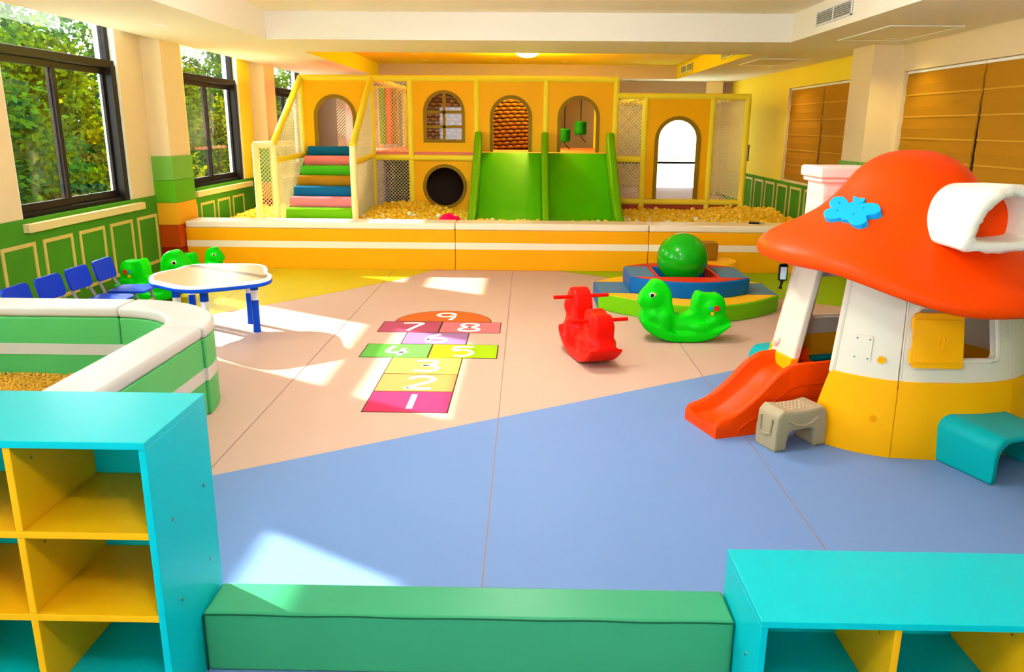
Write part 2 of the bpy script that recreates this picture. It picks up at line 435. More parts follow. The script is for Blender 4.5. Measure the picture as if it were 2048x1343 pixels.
# right wall with blind niches
NI = [(2.75, 5.35), (6.15, 8.76), (10.15, 12.49)]
wr = MB(); nz0, nz1 = .86, 2.2
wr.box(XR, XR+.3, YF, YB, 0, nz0); wr.box(XR, XR+.3, YF, YB, nz1, ZU)
ys = [YF]+[v for w in NI for v in w]+[YB]
for i in range(0, len(ys), 2): wr.box(XR, XR+.3, ys[i], ys[i+1], nz0, nz1)
wr.box(XR+.2, XR+.3, YF, YB, nz0, nz1)
wall_r = struct(wr.build('wall_right', WALL, base=(XR,0,0)))
MB().box(XR-.05, XR, YF, YB, 0, .83).build('wainscot', WGRN, wall_r, bevel=.004)
fy = 14.33-.48
for k in range(15):
    y0 = fy-.62*k
    if 8.3 < y0 < 9.45: continue
    w, h0, h1, t = .48, .1, .79, .034; x0, x1 = XR-.062, XR-.049
    for b in ((y0, y0+w, h1-t, h1), (y0, y0+w, h0, h0+t), (y0, y0+t, h0+t, h1-t), (y0+w-t, y0+w, h0+t, h1-t)):
        MB().box(x0, x1, *b).build('moulding_strip', STRIP, wall_r)
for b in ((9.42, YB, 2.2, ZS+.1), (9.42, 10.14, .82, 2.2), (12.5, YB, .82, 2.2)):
    MB().box(XR-.004, XR, *b).build('warm_glow_section', WGLOW, wall_r)
for y0 in (8.84,): pillar(wall_r, 3.66, XR+.05, y0, y0+.56, -1)

# back wall with a bright window opening, wall behind the viewer with two windows added for daylight
bw = MB(); bx0, bx1, bz0, bz1 = 2.35, 3.62, .42, 2.0
bw.box(-4.5, bx0, YB, YB+.2, 0, ZU); bw.box(bx1, 4.3, YB, YB+.2, 0, ZU); bw.box(bx0, bx1, YB, YB+.2, 0, bz0); bw.box(bx0, bx1, YB, YB+.2, bz1, ZU)
wall_b = struct(bw.build('wall_back', mat('shaded_wall_tint', (176, 146, 130), .8, .2), base=(0,YB,0)))  # darker mauve carries the shade at the back of the room
MB().box(3.45, 3.75, YB-.12, YB, 0, ZS+.2).build('pilaster', WALL, wall_b)
wb = sroot('window_7', ((bx0+bx1)/2, YB, bz0))
f = MB(); f.box(bx0, bx0+.05, YB+.05, YB+.1, bz0, bz1); f.box(bx1-.05, bx1, YB+.05, YB+.1, bz0, bz1); f.box(bx0, bx1, YB+.05, YB+.1, bz0, bz0+.05); f.box(bx0, bx1, YB+.05, YB+.1, bz1-.05, bz1)
f.box(bx0, bx1, YB+.05, YB+.1, 1.02, 1.05)
f.build('frame', FRAME, wb)
MB().box(bx0+.05, bx1-.05, YB+.07, YB+.076, bz0+.05, bz1-.05).build('glass_pane', GLASS, wb)
cu = bpy.data.materials.new('white_glow_curtain'); cu.use_nodes = True; nt = cu.node_tree; nt.nodes.clear()
o_ = nt.nodes.new('ShaderNodeOutputMaterial'); t_ = nt.nodes.new('ShaderNodeBsdfTranslucent'); t_.inputs[0].default_value = (.95, .97, 1, 1); nt.links.new(t_.outputs[0], o_.inputs[0])
vs = []; fs = []
for i in range(61):
    x = bx0+(bx1-bx0)*i/60; yq = YB+.02+.012*math.sin(i*1.3)
    vs += [(x, yq, bz0), (x, yq, bz1)]
    if i: fs.append((2*i-2, 2*i, 2*i+1, 2*i-1))
MB().add(vs, fs).build('glow_curtain', cu, wb, smooth=True)  # curtain added so sky light turns the window white
ff = MB(); gx = [(-3.0, -1.2), (1.2, 3.0)]
ff.box(-4.5, gx[0][0], YF-.2, YF, 0, ZU); ff.box(gx[0][1], gx[1][0], YF-.2, YF, 0, ZU); ff.box(gx[1][1], 4.3, YF-.2, YF, 0, ZU)
for a, b in gx: ff.box(a, b, YF-.2, YF, 0, .8); ff.box(a, b, YF-.2, YF, 2.3, ZU)
struct(ff.build('wall_front', WALL, base=(0,YF,0)))
for i, (a, b) in enumerate(gx):  # unseen windows added behind the camera to let in light
    r = sroot('window_%d' % (8+i), ((a+b)/2, YF-.1, .8)); m = MB()
    for x in (a, (a+b)/2-.03, b-.06): m.box(x, x+.06, YF-.13, YF-.07, .8, 2.3)
    m.box(a, b, YF-.13, YF-.07, .8, .86); m.box(a, b, YF-.13, YF-.07, 2.24, 2.3); m.build('frame', FRAME, r)
    MB().box(a+.06, b-.06, YF-.103, YF-.097, .86, 2.24).build('glass_pane', GLASS, r)

# ================================================================= LAMPS AND CEILING FITTINGS
def dome(label, x, y, z, rad, power, col):
    t = thing('dome_lamp', label, 'lamp', (x, y, z), group=None)
    MB().lathe([(rad*1.02, 0), (rad*1.02, -.02), (rad*.9, -.025)], 32, (x, y, z)).build('base_ring', WHP, t, smooth='auto')
    MB().lathe([(rad*math.cos(a), -.02-rad*.5*math.sin(a)) for a in [PI/2*i/8*.98 for i in range(9)]], 32, (x, y, z)).build('glass_shade', LAMPG, t, smooth=True)
    d = bpy.data.lights.new('dome_light', 'POINT'); d.energy = power; d.color = col; d.shadow_soft_size = rad*.8
    l = bpy.data.objects.new('dome_light', d); COL.objects.link(l); l.parent = t; l.location = (0, 0, -rad*.5-rad*.85-.03)
dome('white glass dome lamp glowing in the rear ceiling recess', .0, 12.4, 2.72, .19, 100, (1, .85, .1))
GLOBE = mat('fill_globe_glow', (246, 250, 255), .4, emit=58)
def added_pendant(label, x, y, z):  # unseen globe lamps added to brighten the ceiling
    t = thing('added_pendant_lamp', label, 'lamp', (x, y, z-.15))
    MB().lathe([(.06, 0), (.06, -.025), (.02, -.035)], 20, (x, y, ZT)).build('ceiling_rose', WHP, t, smooth='auto')
    MB().tube([(x, y, z+.15), (x, y, ZT-.03)], .006, 8).build('cord', WHP, t)
    MB().lathe([(.03, .135), (.04, .15), (.03, .185)], 16, (x, y, z)).build('holder', WHP, t, smooth='auto')
    MB().ball((x, y, z), .15, 24, 14).build('globe', GLOBE, t, smooth=True)
dome('white glass dome added as unseen fill light on the near ceiling tray above the hopscotch', 0, 5.7, 2.75, .2, 58, (.97, .98, 1))  # unseen dome added to fill the middle of the room with light
added_pendant('white glass globe added as unseen fill light above the foreground floor', 0, 3.5, 2.36)
added_pendant('white glass globe added as unseen fill light above the camera', 0, .5, 2.36)
def downlight(x, y, z, label, power=0):
    t = thing('downlight', label, 'downlight', (x, y, z), group='recessed ceiling downlights')
    MB().lathe([(.035, -.006), (.05, -.008), (.056, 0)], 20, (x, y, z)).build('trim_ring', WHP, t, smooth='auto')
    MB().lathe([(.034, -.004), (.030, -.001)], 20, (x, y, z)).build('lens', LENS, t)
    if power:
        d = bpy.data.lights.new('spot', 'SPOT'); d.energy = power; d.color = (1, .84, .2); d.spot_size = 2.3; d.spot_blend = .8; d.shadow_soft_size = .05
        l = bpy.data.objects.new('spot', d); COL.objects.link(l); l.parent = t; l.location = (0, 0, -.03)
for a in ((-3.35, 7.6, ZS, 'small recessed downlight in the left soffit beside the nearest window', 0),
          (-3.35, 10.85, ZS, 'small recessed downlight in the left soffit above the second window', 9),
          (-3.42, 12.75, ZS, 'small recessed downlight in the left soffit above the stair landing', 9),
          (-1.8, 13.2, 2.72, 'nearer recessed downlight at the left of the rear ceiling recess', 9),
          (-1.8, 14.5, 2.72, 'farther recessed downlight at the left of the rear ceiling recess', 9),
          (-.57, 14.5, 2.72, 'recessed downlight in the rear recess left of the dome lamp', 9),
          (.65, 14.5, 2.72, 'recessed downlight in the rear recess just right of the dome lamp', 9),
          (1.89, 14.5, 2.72, 'farther recessed downlight at the right of the rear ceiling recess', 9),
          (1.89, 13.3, 2.72, 'nearer recessed downlight at the right of the rear ceiling recess', 9),
          (1.85, 15.5, ZS, 'recessed downlight in the far soffit above the lower play tower', 8),
          (3.6, 8.3, ZS, 'recessed downlight in the right soffit beside the white pillar', 16),
          (3.5, 11.9, ZS, 'recessed downlight in the right soffit above the far blind', 22),
          (1.84, 7.75, ZT, 'downlight at the top edge in the near ceiling tray', 0)):
    downlight(*a)
def vent(label, x, y0, y1, z0, z1):
    t = thing('air_vent', label, 'vent', (x, (y0+y1)/2, z0), group='ceiling air vents')
    MB().box(x-.004, x+.002, y0, y1, z0, z1).build('backing', VENTD, t)
    f = .012
    m = MB()
    for b in ((y0, y1, z0, z0+f), (y0, y1, z1-f, z1), (y0, y0+f, z0, z1), (y1-f, y1, z0, z1), ((y0+y1)/2-f/2, (y0+y1)/2+f/2, z0, z1)): m.box(x-.014, x, *b)
    m.build('frame', WHP, t)
    for k in range(6):
        z = z0+f+(z1-z0-2*f)*(k+.5)/6
        MB().prism([(x-.012, z-.006), (x-.010, z-.008), (x-.002, z+.004), (x-.004, z+.006)], 'y', y0+f, y1-f).build('louvre', VENT, t)
vent('white louvred air vent on the tray edge above the mushroom house', 2.74, 7.15, 8.0, 2.54, 2.67)
vent('grey louvred air vent on the recess edge, nearer of the rear two', 2.733, 11.0, 11.7, 2.54, 2.66)
vent('grey louvred air vent on the recess edge, farther of the rear two', 2.733, 13.7, 14.7, 2.53, 2.66)
t = thing('access_panel', 'flat square access panel in the right soffit', 'panel', (3.45, 7.9, ZS-.01))
MB().box(3.15, 3.75, 7.3, 8.45, ZS-.004, ZS).build('door_leaf', CEIL, t)
m = MB()
for b in ((3.13, 3.77, 7.28, 7.3), (3.13, 3.77, 8.45, 8.47), (3.13, 3.15, 7.3, 8.45), (3.75, 3.77, 7.3, 8.45)): m.box(*b, ZS-.009, ZS)
m.build('rim', WHP, t)
t = thing('access_panel', 'flat slotted access panel in the right soffit far above the lower tower', 'panel', (3.3, 11.2, ZS-.01))
MB().box(3.0, 3.6, 10.7, 11.7, ZS-.004, ZS).build('door_leaf', CEIL, t)
m = MB()
for b in ((2.98, 3.62, 10.68, 10.7), (2.98, 3.62, 11.7, 11.72), (2.98, 3.0, 10.7, 11.7), (3.6, 3.62, 10.7, 11.7)): m.box(*b, ZS-.009, ZS)
m.build('rim', WHP, t)
# wall switch box on the far right wall
t = thing('wall_control', 'dark wall control plate beside the lower play tower', 'switch', (XR, 14.5, 1.05))
MB().box(XR-.02, XR, 14.4, 14.6, 1.05, 1.33).build('plate', mat('dark_grey', (70, 60, 50), .5), t, bevel=.004)
MB().box(XR-.026, XR-.02, 14.46, 14.54, 1.12, 1.26).build('rocker', BLACK, t)

# ---- roman blinds
def blind(label, y0, y1, lean=0):
    t = thing('roman_blind', label, 'blind', (XR+.06, (y0+y1)/2, nz0), group='brown roman blinds on the right wall')
    n = 6; z1 = nz1-.03; z0 = nz0+.01; dz = (z1-z0)/n
    MB().box(XR+.03, XR+.1, y0, y1, z1, nz1-.005).build('head_rail', WHP, t)
    for k in range(n):
        za, zb2 = z0+dz*k, z0+dz*(k+1)
        la, lb = lean*(za-z1)*.012, lean*(zb2-z1)*.012
        m = MB(); x = XR+.045
        prof = [(x-.004, za), (x-.012, za+dz*.45), (x-.003, zb2), (x+.006, zb2), (x+.004, za)]
        vs = []; 
        for (px, pz) in prof: 
            off = lean*(z1-pz)*.025
            vs.append((px, y0+max(off, 0), pz))
        for (px, pz) in prof:
            off = lean*(z1-pz)*.025
            vs.append((px, y1+min(off, 0), pz))
        nn = len(prof)
        m.add(vs, [tuple(range(nn)), tuple(range(nn, 2*nn))[::-1]]+[(i, (i+1) % nn, nn+(i+1) % nn, nn+i) for i in range(nn)])
        m.build('fabric_fold', BLIND, t)
        if k:
            o0 = max(lean*(z1-za)*.025, 0); o1 = min(lean*(z1-za)*.025, 0)
            MB().box(x-.013, x+.004, y0+o0, y1+o1, za-.007, za+.007).build('seam_tape', BLINDS, t)
blind('brown roman blind right of the white pillar, farther half of the nearer window', 7.30, 8.74, 1)
blind('brown roman blind at the right picture edge above the mushroom roof', 6.17, 7.28, -1)
blind('brown roman blind on the far right window, farther half', 11.12, 12.47, 1)
blind('brown roman blind on the far right window, half next to the white pillar', 10.17, 11.10, -1)

# ================================================================= FOAM BARRIER OF THE BALL PIT
def foam_run(name, label, x0, x1, y0, y1, h, cap, st, body, white, group, cat='foam block'):
    t = thing(name, label, cat, ((x0+x1)/2, (y0+y1)/2, 0), group=group)
    g = .003
    MB().box(x0+g, x1-g, y0, y1, 0, h-cap).build('foam_body', body, t, bevel=.006)
    MB().box(x0+g, x1-g, y0-.003, y1+.003, h-cap, h).build('top_cap', white, t, bevel=.018, seg=3)
    MB().box(x0+g, x1-g, y0-.0025, y1+.0025, st[0], st[1]).build('stripe', white, t)
    return t
G = 'striped foam barrier of the ball pit'
foam_run('barrier_block', 'long orange and cream striped foam barrier block at the banded pillar', -3.9, -.80, 8.95, 9.3, .54, .08, (.242, .317), ORF, WHF, G)
foam_run('barrier_block', 'orange and cream striped foam barrier block in front of the green slides', -.80, 1.41, 8.95, 9.3, .54, .08, (.242, .317), ORF, WHF, G)
foam_run('barrier_block', 'orange and cream striped foam barrier block behind the stepped foam podium', 1.41, 3.63, 8.95, 9.3, .54, .08, (.242, .317), ORF, WHF, G)
t = thing('marker_pen', 'thin black pen lying on the foam barrier near the mushroom house', 'pen', (2.68, 9.14, .54))
MB().tube([(2.59, 9.17, .55), (2.70, 9.13, .55)], .011, 10).build('barrel', BLACK, t, smooth='auto')
MB().tube([(2.70, 9.13, .55), (2.76, 9.108, .55)], [.011, .004], 10).build('tip', METAL, t, smooth='auto')
MB().box(2.61, 2.67, 9.145, 9.155, .561, .566).build('clip', METAL, t)

# ================================================================= PLAY STRUCTURE
YS = 11.5; YK = 14.6; RT = .043
ps = thing('play_structure', 'yellow tube play structure with orange arched panels, nets and coloured soft steps', 'play structure', (0, YS, 0))
def post(x, y, z1, m=TUBE, r=RT): MB().tube([(x, y, 0), (x, y, z1)], r, 14).build('post', m, ps, smooth='auto')
def rail(a, b, m=TUBE, r=RT): MB().tube([a, b], r, 14).build('rail', m, ps, smooth='auto')
PX = [-3.18, -2.19, -1.64, -.705, .273, 1.25]; PX2 = [1.67, 2.61, 3.10]
ZA, ZB2, ZD = 2.25, 2.035, 1.2
for x in PX: post(x, YS, ZA+.02); post(x, YK, ZA+.02)
for x in PX2: post(x, YS, ZB2+.02)
post(PX2[2], YK, ZB2+.02)
rail((PX[0]-.02, YS, ZA), (PX[-1]+.03, YS, ZA)); rail((PX[-1], YS, ZB2), (PX2[-1]+.03, YS, ZB2))
rail((PX[0], YK, ZA), (PX[-1], YK, ZA)); rail((PX[-1], YK, ZB2), (PX2[-1], YK, ZB2)); rail((PX[-1], YK, 1.0), (PX2[-1], YK, 1.0), FRAME, .018)
for x in PX: rail((x, YS, ZA), (x, YK, ZA))
for x in PX2: rail((x, YS, ZB2), (x, YK, ZB2))
rail((PX[1], YS, ZD-.03), (PX[3], YS, ZD-.03)); rail((PX[5], YS, ZD-.03), (PX2[0], YS, ZD-.03))
rail((PX[5], YS, .575), (PX2[2], YS, .575))
# deck
MB().box(PX[0], PX[5], YS+.03, YK, ZD-.0, ZD+.05).build('deck', PINKD, ps, bevel=.01)
MB().box(PX[1]+.04, PX[3]-.03, YS-.015, YS+.03, ZD+.012, ZD+.05).build('deck_edge', PINKD, ps)
MB().box(PX[5], PX2[2], YS+.05, YK, .50, .56).build('deck', LAV, ps, bevel=.01)
# kick boards under the lower tower
for a, b in ((PX[5], PX2[0]), (PX2[0], PX2[1]), (PX2[1], PX2[2])):
    MB().box(a+.04, b-.04, YS-.02, YS+.02, .1, .53).build('kick_board', mat('rust_vinyl', (176, 70, 50), .5), ps, bevel=.006)
def arch_loop(cx, hw, z0, z1, n=14):
    return [(cx-hw, z0), (cx+hw, z0)]+arc(cx, z1-hw, hw, 0, PI, n)
flat = lambda u, v, w: (u, w, v)
def orange(x0, x1, z0, z1, hole=None, label=None):
    MB().plate([(x0, z0), (x1, z0), (x1, z1), (x0, z1)], [hole] if hole else [], YS-.018, YS+.018, flat).build('panel', PANEL, ps, smooth=False)
def trim(loop, inner, y=YS-.03, m=OLIVE): MB().plate(loop, [inner], y, YS+.025, flat).build('arch_trim', m, ps)
def archpair(cx, hw, z0, z1, t=.05, door=True):
    o = arch_loop(cx, hw, z0, z1); i = arch_loop(cx, hw-t, z0-(.01 if door else -t), z1-t)
    if door:
        o[0] = (cx-hw, z0); o[1] = (cx+hw, z0)
        loop = [(cx-hw, z0), (cx-hw+t, z0)]+arc(cx, z1-hw, hw-t, PI, 0, 14)+[(cx+hw-t, z0), (cx+hw, z0)]+arc(cx, z1-hw, hw, 0, PI, 14)
        MB().plate(loop, [], YS-.03, YS+.025, flat).build('arch_trim', OLIVE, ps)
    else: trim(o, i)
    return o
g = .03
# bay 0 (top of stairs)
o = archpair(-2.71, .30, ZD+.05, 2.03)
def door_panel(x0, x1, z0, z1, cx, hw, top):
    loop = [(x0, z0), (cx-hw+.01, z0)]+arc(cx, top-hw, hw-.01, PI, 0, 14)+[(cx+hw-.01, z0), (x1, z0), (x1, z1), (x0, z1)]
    MB().plate(loop, [], YS-.018, YS+.018, flat).build('panel', PANEL, ps)
door_panel(PX[0]+g, PX[1]-g, ZD+.05, ZA-g, -2.71, .30, 2.03)
# bay 2: arched window above, round porthole below
o = archpair(-1.165, .295, 1.38, 2.095, .045, False)
orange(PX[2]+g, PX[3]-g, ZD+.055, ZA-g, arch_loop(-1.165, .285, 1.39, 2.085))
MB().box(-1.185, -1.145, YS-.025, YS+.02, 1.42, 2.06).build('muntin', OLIVE, ps)
for z in (1.60, 1.80): MB().box(-1.42, -.91, YS-.025, YS+.02, z-.02, z+.02).build('muntin', OLIVE, ps)
MB().plate(arch_loop(-1.165, .27, 1.4, 2.07), [], YS-.004, YS+.004, flat).build('vinyl_pane', FILM, ps)
circ = lambda r: [(-1.165+r*math.cos(2*PI*i/36), .765+r*math.sin(2*PI*i/36)) for i in range(36)]
orange(PX[2]+g, PX[3]-g, .05, ZD-.075, circ(.30))
MB().plate(circ(.318), [circ(.27)], YS-.03, YS+.025, flat).build('porthole_trim', OLIVE, ps)
# bays 3, 4
for cx, a, b in ((-.22, PX[3], PX[4]), (.735, PX[4], PX[5])):
    archpair(cx, .298, ZD+.06, 2.035); door_panel(a+g, b-g, ZD+.06, ZA-g, cx, .298, 2.035)
    orange(a+g, b-g, .05, ZD-.05)
# bay 6 of the lower tower
archpair(2.145, .325, .62, 1.77, .055); door_panel(PX2[0]+g, PX2[1]-g, .62, ZB2-g, 2.145, .325, 1.77)
# side panels inside (dark panels behind the openings)
MB().box(PX[2], PX[3], 12.5, 12.54, 0, ZD).build('inner_panel', DBRN, ps)  # dark sheet added to deepen the shade seen through the porthole
MB().box(PX[0]+.02, PX[0]+.05, YS+.1, YK, 0, ZD).build('inner_panel', DBRN, ps)
MB().box(PX[1]+.0, PX[1]+.03, 12.3, YK, 0, ZD).build('inner_panel', LAV, ps)
MB().box(PX[1], PX[3], 13.2, 13.24, 0, ZD).build('inner_panel', mat('maroon_mat', (90, 40, 50), .6), ps)
MB().box(PX[5], PX[5]+.03, YS+.1, YK, .6, ZB2-.3).build('inner_panel', DBRN, ps)
MB().box(-3.1, -2.25, 13.9, 13.93, ZD+.05, 2.2).build('inner_panel', mat('pale_lavender', (206, 190, 214), .6), ps)
rail((-2.78, 13.85, ZD), (-2.78, 13.85, 2.2), TUBEW, .035); rail((-2.45, 13.6, ZD), (-2.45, 13.6, 2.2), TUBEW, .04)
# upright foam rollers behind the net
for x, m, lb in ((-2.27, LIM, 'green upright foam roller'), (-2.17, mat('orange_roller', (244, 110, 20), .5), 'orange upright foam roller'), (-2.07, OLIVE, 'olive upright foam roller')):
    MB().tube([(x+.08, 12.35, ZD+.14), (x+.08, 12.35, 2.15)], .05, 14).build('upright_roller', m, ps, smooth='auto', label=lb)
# nets
def pnet(p, u, v, lu, lv, **k): net(p, u, v, lu, lv, **k).build('net', NET, ps)
pnet((PX[1]+.04, YS, ZD+.03), (1,0,0), (0,0,1), PX[2]-PX[1]-.08, ZA-ZD-.07)
pnet((PX[1]+.04, YS, .1), (1,0,0), (0,0,1), PX[2]-PX[1]-.08, ZD-.17)
pnet((PX[5]+.04, YS, ZD+.0), (1,0,0), (0,0,1), PX2[0]-PX[5]-.08, ZB2-ZD-.04)
pnet((PX[5]+.04, YS, .61), (1,0,0), (0,0,1), PX2[0]-PX[5]-.08, ZD-.67)
pnet((PX2[1]+.04, YS, .61), (1,0,0), (0,0,1), PX2[2]-PX2[1]-.08, ZB2-.65)
pnet((PX2[2], YS, .61), (0,1,0), (0,0,1), YK-YS, ZB2-.65)
pnet((PX[5], YK, .6), (1,0,0), (0,0,1), PX2[2]-PX[5], ZB2-.65)
pnet((PX[0], 13.6, ZD+.05), (1,0,0), (0,0,1), PX[1]-PX[0], ZA-ZD-.1)
pnet((PX[1], YK, ZD+.05), (1,0,0), (0,0,1), PX[3]-PX[1], ZA-ZD-.1)
# woven strap wall seen through the second and third arch
for k in range(17):
    z = 1.30+k*.058; m = MB(); pts = []; rs = []
    for i in range(63):
        x = -1.6+i*(1.85/62); wv = math.sin(i*PI/2+k*PI)
        pts.append((x, 13.0-.016*wv, z+.012*math.sin(i*.13+k*.15))); rs.append(.024+.006*wv)
    m.tube(pts, rs, 6); m.build('woven_strap', ROPE, ps, smooth='auto')
MB().box(-1.62, .27, 13.05, 13.08, ZD+.05, 2.3).build('inner_panel', ROPD, ps)
# entrance stair with side rails
YE = 10.1
for x, z in ((-3.41, 1.37), (-3.19, 1.36), (-2.18, 1.36)):
    post(x, YE, z, TUBEW)
rail((-3.43, YE, 1.36), (-3.17, YE, 1.36), TUBEW)
rail((-3.19, YE, 1.36), (-3.18, YS, ZA)); rail((-2.18, YE, 1.36), (-2.19, YS, ZA))
rail((-3.19, YE, 1.17), (-3.18, YS, 1.2), r=.036); rail((-2.18, YE, 1.15), (-2.19, YS, 1.2), r=.036)
rail((-3.41, YE, 1.36), (-3.41, YS+.2, 1.36), TUBEW)
pnet((-3.37, YE, .1), (1,0,0), (0,0,1), .14, 1.22)
# triangular side nets
def trinet(x):
    mb = MB(); n0 = net((x, YE, .3), (0,1,0), (0,0,1), YS-YE, 1.95)
    vs, fs = n0.v, n0.f
    for i in range(0, len(vs), 6):
        a = Vector(vs[i])*.34+Vector(vs[i+1])*.33+Vector(vs[i+2])*.33; b = (Vector(vs[i+3])+Vector(vs[i+4])+Vector(vs[i+5]))/3
        lim = lambda p: 1.36+(p.y-YE)/(YS-YE)*(ZA-1.36)
        st = [a+(b-a)*(k/40) for k in range(41)]; run = [p for p in st if p.z < lim(p)]
        if len(run) > 1: mb.tube([run[0], run[-1]], .0042, 3, False)
    mb.build('net', NET, ps)
trinet(-3.185); trinet(-2.185)
STC = [LIM, LIM, mat('rose_vinyl', (236, 128, 140), .5), mat('ocean_blue_vinyl', (0, 98, 150), .5), mat('ochre_vinyl', (176, 122, 10), .5), mat('leaf_green_vinyl', (70, 180, 20), .5),
       mat('coral_vinyl', (234, 122, 112), .5), mat('deep_teal_vinyl', (0, 92, 122), .5)]
ks = 7
for k in range(8):
    y = 10.05+.2*k; z = .32+.125*k
    prof = rrect(y-.14, y+.16, z-.02, z+.125, .055, 4)
    MB().prism(prof, 'x', -3.08, -2.235).build('soft_step', STC[k], ps, smooth='auto')
MB().prism([(9.95, 0), (11.5, 0), (11.5, 1.2), (11.35, 1.2), (9.95, .25)], 'x', -3.12, -3.08).build('stair_side', mat('dark_green_vinyl', (30, 90, 50), .5), ps)
MB().prism([(9.95, 0), (11.5, 0), (11.5, 1.2), (11.35, 1.2), (9.95, .25)], 'x', -2.235, -2.2).build('stair_side', LIM, ps)

# ---- double slide
sl = thing('double_slide', 'twin bright green slide running down from the orange arches into the ball pit', 'slide', (.26, 10.7, 0))
bed = [(9.75, .30), (9.95, .34), (10.15, .42), (10.4, .57), (11.42, 1.25), (11.48, 1.25), (11.48, 1.15), (10.4, .45), (9.75, .18)]
for a, b in ((-.63, .22), (.30, 1.135)):
    MB().prism(bed, 'x', a, b).build('slide_bed', SLG, sl, bevel=.02)
side = [(9.7, 0), (9.7, .42), (9.8, .5), (10.0, .56), (10.25, .68), (11.25, 1.42), (11.36, 1.53), (11.44, 1.54), (11.47, 1.48), (11.47, 0)]
for a, b in ((-.725, -.625), (.215, .305), (1.13, 1.235)):
    MB().prism(side, 'x', a, b).build('side_wall', SLS, sl, bevel=.028, seg=3)
# ---- hanging bags behind the third arch
for x, z0, z1, zc, lb in ((.852, 1.49, 1.70, 2.25, 'green hanging punch bag on a cord, larger and higher one'), (.60, 1.38, 1.585, 2.25, 'green hanging punch bag on a cord, half hidden by the arch edge')):
    t = thing('hanging_bag', lb, 'punch bag', (x, 12.8, z0), group='green bags hanging in the tower')
    MB().lathe([(.075, 0), (.095, .02), (.095, z1-z0-.02), (.07, z1-z0)], 20, (x, 12.8, z0)).build('bag', mat('forest_green_vinyl', (10, 110, 20), .5), t, smooth='auto')
    MB().tube([(x, 12.8, z1), (x, 12.8, zc)], .008, 6).build('cord', BLACK, t)
    MB().tube([(x, 12.8, z0), (x+.03, 12.79, z0-.05), (x+.09, 12.78, z0-.11)], .007, 6).build('tail_cord', BLACK, t)
for (x, y, z, r, m, nm, lb) in ((-1.93, 12.6, .18, .16, mat('salmon_rubber', (226, 130, 100), .4), 'toy_ball', 'salmon ball behind the lower net left of the round porthole'),
                             (-.93, 9.72, .42, .155, PINKB, 'toy_ball', 'hot pink ball resting at the rim of the ball pit'),
                             (-1.155, 9.72, .40, .085, TEALB, 'toy_ball', 'small teal ball beside the hot pink ball')):
    o = tag(MB().ball((x, y, z), r, 32, 20).build(nm, m, smooth=True), lb, 'ball')

# ---- ball pit fill
def heap(x, y):
    h = .40+.05*noise.noise(Vector((x*1.3, y*1.7, 3)))
    if x < 0: h += .08*max(0, 1-abs(x+1.75)/.8)*max(0, min(1, (y-10.2)/1.2))
    else: h += .05*max(0, min(1, (x-1.9)/.8))*max(0, min(1, (y-10)/1.3))
    return h+.04*max(0, (y-10)/1.5)
spots = []
RB = .034
def blocked(x, y):
    if -.74 < x < 1.25 and y > 9.66: return True
    if -3.14 < x < -2.19 and y > 9.88: return True
    if (x+.93)**2+(y-9.72)**2 < .17**2 or (x+1.155)**2+(y-9.72)**2 < .11**2: return True
    return False
y = 9.36
row = 0
while y < 11.44:
    x = -3.86+(row % 2)*.034
    while x < 3.58:
        xx, yy = x+random.uniform(-.008, .008), y+random.uniform(-.008, .008)
        if not blocked(xx, yy): spots.append((xx, yy, heap(xx, yy)+random.uniform(-.012, .016)+(.03 if random.random() < .04 else 0)))
        x += .068
    y += .06; row += 1
for _ in range(90):                               # loose balls on the slide feet and stair foot
    xx, yy = random.uniform(-.6, 1.1), random.uniform(9.5, 9.95); 
    if abs(xx-.26) < .08: continue
    spots.append((xx, yy, heap(xx, yy)+.05))
cv = Vector((0, 0, 1.6))
def seen(p):
    zline = 1.6-(1.06/9.3)*p[1]
    return p[2]+RB > zline+.005
vis = sorted([p for p in spots if seen(p)], key=lambda p: (Vector(p)-cv).length)
near = set(vis[:300])
bm = bmesh.new(); bmesh.ops.create_icosphere(bm, subdivisions=2, radius=RB); ico = bpy.data.meshes.new('pit_ball'); bm.to_mesh(ico); bm.free()
iv = [tuple(v.co) for v in ico.vertices]; iff = [tuple(p.vertices) for p in ico.polygons]
BM = []
for m in (BY, BW, BO):
    me = ico.copy(); me.materials.append(m)
    for p in me.polygons: p.use_smooth = True
    BM.append(me)
LB = ['small pale yellow ball', 'small white ball', 'small deep yellow ball']
def where(x): return ' in the pit beside the soft stair' if x < -2.19 else (' in the pit before the net and porthole' if x < -.74 else (' in the pit at the foot of the green slides' if x < 1.25 else ' in the pit before the lower tower'))
for p in vis[:300]:
    q = random.random(); k = 1 if q < .2 else (2 if q < .5 else 0)
    o = bpy.data.objects.new('pit_ball', BM[k]); COL.objects.link(o); o.location = p
    tag(o, LB[k]+where(p[0]), 'ball', 'loose balls filling the ball pit')
rest = [MB(), MB()]
for p in spots:
    if p in near: continue
    rest[0 if random.random() < .6 else 1].add([(v[0]+p[0], v[1]+p[1], v[2]+p[2]) for v in iv], iff)
for mb, m, lb in ((rest[0], BY, 'mass of pale yellow plastic balls filling the ball pit'), (rest[1], BO, 'mass of deep yellow plastic balls mixed through the ball pit')):
    tag(mb.build('ball_pit_fill', m, smooth=True, kind='stuff'), lb, 'balls')
o = MB().box(-3.88, -.74, 9.31, 11.45, 0, .36).box(1.25, 3.6, 9.31, 11.45, 0, .36).box(-.74, 1.25, 9.31, 9.7, 0, .34).build('ball_pit_base', BY, kind='stuff')
tag(o, 'deep layer of yellow plastic balls under the top layer of the pit', 'balls')

